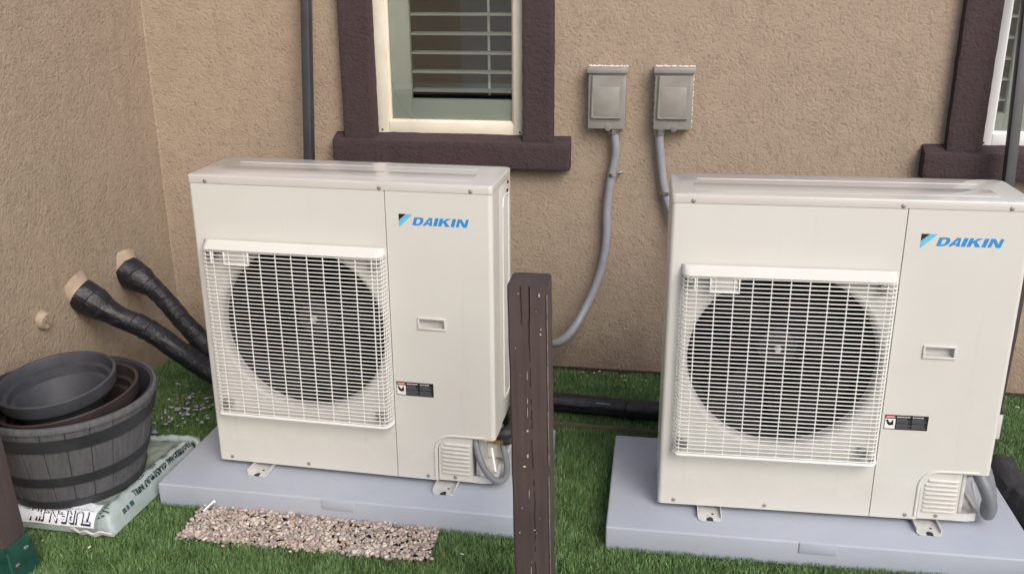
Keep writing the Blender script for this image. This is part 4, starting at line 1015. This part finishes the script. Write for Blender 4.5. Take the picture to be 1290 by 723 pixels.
# ------------------------------------------------------------------ artificial turf
def pad_mask(x, y, P0, m=.001):
    c, s = cos(P0[2]), sin(P0[2]); a = (x - P0[0]) * c + (y - P0[1]) * s; b_ = -(x - P0[0]) * s + (y - P0[1]) * c
    return (a > -m) & (a < PW + m) & (b_ > -m) & (b_ < PD + m)
def turf(name, x0, x1, y0, y1, dens, hgt, wid):
    n = int((x1 - x0) * (y1 - y0) * dens); x = RNG.uniform(x0, x1, n); y = RNG.uniform(y0, y1, n)
    jx = .004 * np.sin(y * 90) + .003 * np.sin(y * 233 + 1); jy = .004 * np.sin(x * 70) + .003 * np.sin(x * 190)
    m = ~(pad_mask(x, y, PL) | pad_mask(x, y, PR) | ((x > GX0 + jx) & (x < GX1 + jx) & (y > GY0 + jy) & (y < GY1 + .02)))
    m &= ~((x > bx0 + .03) & (x < bx1 - .02) & (y > by0 + .02) & (y < by1 - .03))
    x, y = x[m], y[m]; n = len(x)
    lump = np.sin(x * 23 + 2 * np.sin(y * 17)) * np.sin(y * 29 + 1.5 * np.sin(x * 13)); lump2 = np.sin(x * 71 + y * 40) * np.sin(y * 83 - x * 31)
    h = hgt * RNG.uniform(.6, 1.12, n) * (1 + .13 * lump + .08 * lump2)
    ang = RNG.uniform(0, 2 * pi, n); lean = RNG.uniform(.1, .75, n) * h
    la = RNG.normal(0, 1.25, n) + 1.2 + .8 * lump
    lx, ly = np.cos(la) * lean, np.sin(la) * lean
    wx, wy = np.cos(ang) * wid / 2 * RNG.uniform(.7, 1.2, n), np.sin(ang) * wid / 2
    z0_ = np.full(n, -.024)
    V = np.empty((n, 5, 3))
    V[:, 0] = np.stack([x - wx, y - wy, z0_], 1); V[:, 1] = np.stack([x + wx, y + wy, z0_], 1)
    mx, my = x + lx * .32, y + ly * .32
    V[:, 2] = np.stack([mx + wx * .85, my + wy * .85, z0_ + h * .62], 1); V[:, 3] = np.stack([mx - wx * .85, my - wy * .85, z0_ + h * .62], 1)
    V[:, 4] = np.stack([x + lx, y + ly, z0_ + h], 1)
    base = np.arange(n)[:, None] * 5
    L = np.concatenate([base + [0, 1, 2, 3], base + [3, 2, 4]], 1).ravel(); cnt = np.tile([4, 3], n)
    g1 = np.array([.110, .200, .062]); g2 = np.array([.195, .305, .115]); g3 = np.array([.055, .125, .038]); tan = np.array([.22, .19, .11])
    r = RNG.random(n)[:, None]; col = np.where(r < .45, g1, np.where(r < .75, g2, np.where(r < .975, g3, tan))) * (RNG.uniform(.75, 1.25, n) * (1 + .10 * lump))[:, None]
    K = np.repeat(col[:, None], 5, 1)
    o = np_mesh(name, V.reshape(-1, 3), L, cnt, K.reshape(-1, 3), 'blade', smooth=True)
    return o
o = turf('artificial_turf', XC + .004, 2.95, -1.80, -.004, 92000, .0240, .0016)
tag(o, 'bright green artificial turf covering the ground around the pads', 'turf', kind='stuff')
o = turf('artificial_turf', XC + .004, 2.95, -2.7, -1.80, 16000, .031, .0042)
tag(o, 'green artificial turf nearest the viewer, in front of the posts', 'turf', kind='stuff')

o = turf('artificial_turf', 2.95, 4.0, -2.7, -.004, 26000, .027, .003)
tag(o, 'green artificial turf beyond the black fabric rolls at the far right', 'turf', kind='stuff')

# ------------------------------------------------------------------ small debris
def debris(name, spots, lab, smin, smax, cols, flat=.25):
    V, F_, K = [], [], []; i = 0
    for (x, y, z) in spots:
        s = RNG.uniform(smin, smax); v = ico * np.array([s * RNG.uniform(.7, 1.7), s * RNG.uniform(.5, 1), s * flat]); a = RNG.uniform(0, 2 * pi); tl = RNG.uniform(-.5, .5)
        v = v @ np.array([[1, 0, 0], [0, cos(tl), -sin(tl)], [0, sin(tl), cos(tl)]]) @ np.array([[cos(a), -sin(a), 0], [sin(a), cos(a), 0], [0, 0, 1]]) + (x, y, z)
        V.append(v); F_.append(icf + 42 * i); K.append(np.repeat((np.array(cols[RNG.integers(len(cols))]) * RNG.uniform(.7, 1.1))[None], 42, 0)); i += 1
    V = np.concatenate(V); F_ = np.concatenate(F_); o = np_mesh(name, V, F_.ravel(), np.full(len(F_), 3), np.concatenate(K), 'debris', smooth=True)
    tag(o, lab, 'debris', kind='stuff'); return o
leafc = [(.42, .38, .30), (.55, .52, .45), (.30, .27, .20), (.38, .36, .35)]
debris('fallen_leaves', [(RNG.uniform(-.66, -.30), RNG.uniform(-.95, -.50), .004) for _ in range(34)], 'dry pale leaf bits scattered on the turf behind the barrel', .004, .010, leafc)
debris('pebbles', [(-.62 + RNG.normal(0, .09), -.62 + RNG.normal(0, .10), .003) for _ in range(70)], 'grey pebbles on the turf under the taped pipes', .005, .010, [(.34, .35, .38), (.42, .42, .44), (.26, .26, .28)], .6)
debris('fallen_petals', [(RNG.uniform(.72, 1.2), RNG.uniform(-.13, -.03), .003) for _ in range(9)] + [(RNG.uniform(2.4, 2.9), RNG.uniform(-.5, -.1), .004) for _ in range(10)], 'pale petals along the foot of the wall', .003, .008, [(.42, .42, .34), (.36, .33, .25)])
debris('paint_flakes', [(.664, -1.405, .002), (-.60, -1.53, .002), (-.44, -1.54, .002), (.16, -1.47, .002)], 'white flakes lying on the turf in front of the pads', .004, .007, [(.7, .7, .66), (.6, .58, .5)])
# small white plastic stick on the gravel, black tip at the bottom edge
b = NB(); tube(b, [(-.196, -1.300, -.001), (-.185, -1.288, .010), (-.170, -1.274, .022)], .0030, 8); box(b, -.175, -.165, -1.279, -1.271, .017, .025, .002)
tag(obj('plastic_stick', b, 'vinyl_white'), 'small white plastic stick leaning on the gravel against the left pad', 'plastic stick')
b = NB(); lathe(b, [(0, .030), (.006, .028), (.011, .018), (.014, 0), (.014, -.04), (0, -.04)], 14, Matrix.Translation((.403, -1.592, -.004)) @ Matrix.Rotation(-.35, 4, 'Y'))
st = obj('stake_tip', b, 'rubber'); tag(st, 'small black plastic tip with a pale edge poking out of the turf at the bottom', 'plastic tip')
b = NB(); tube(b, [(.3895, -1.600, .000), (.3925, -1.603, .018)], .0022, 6); obj('pale_edge', b, 'vinyl_white', st)
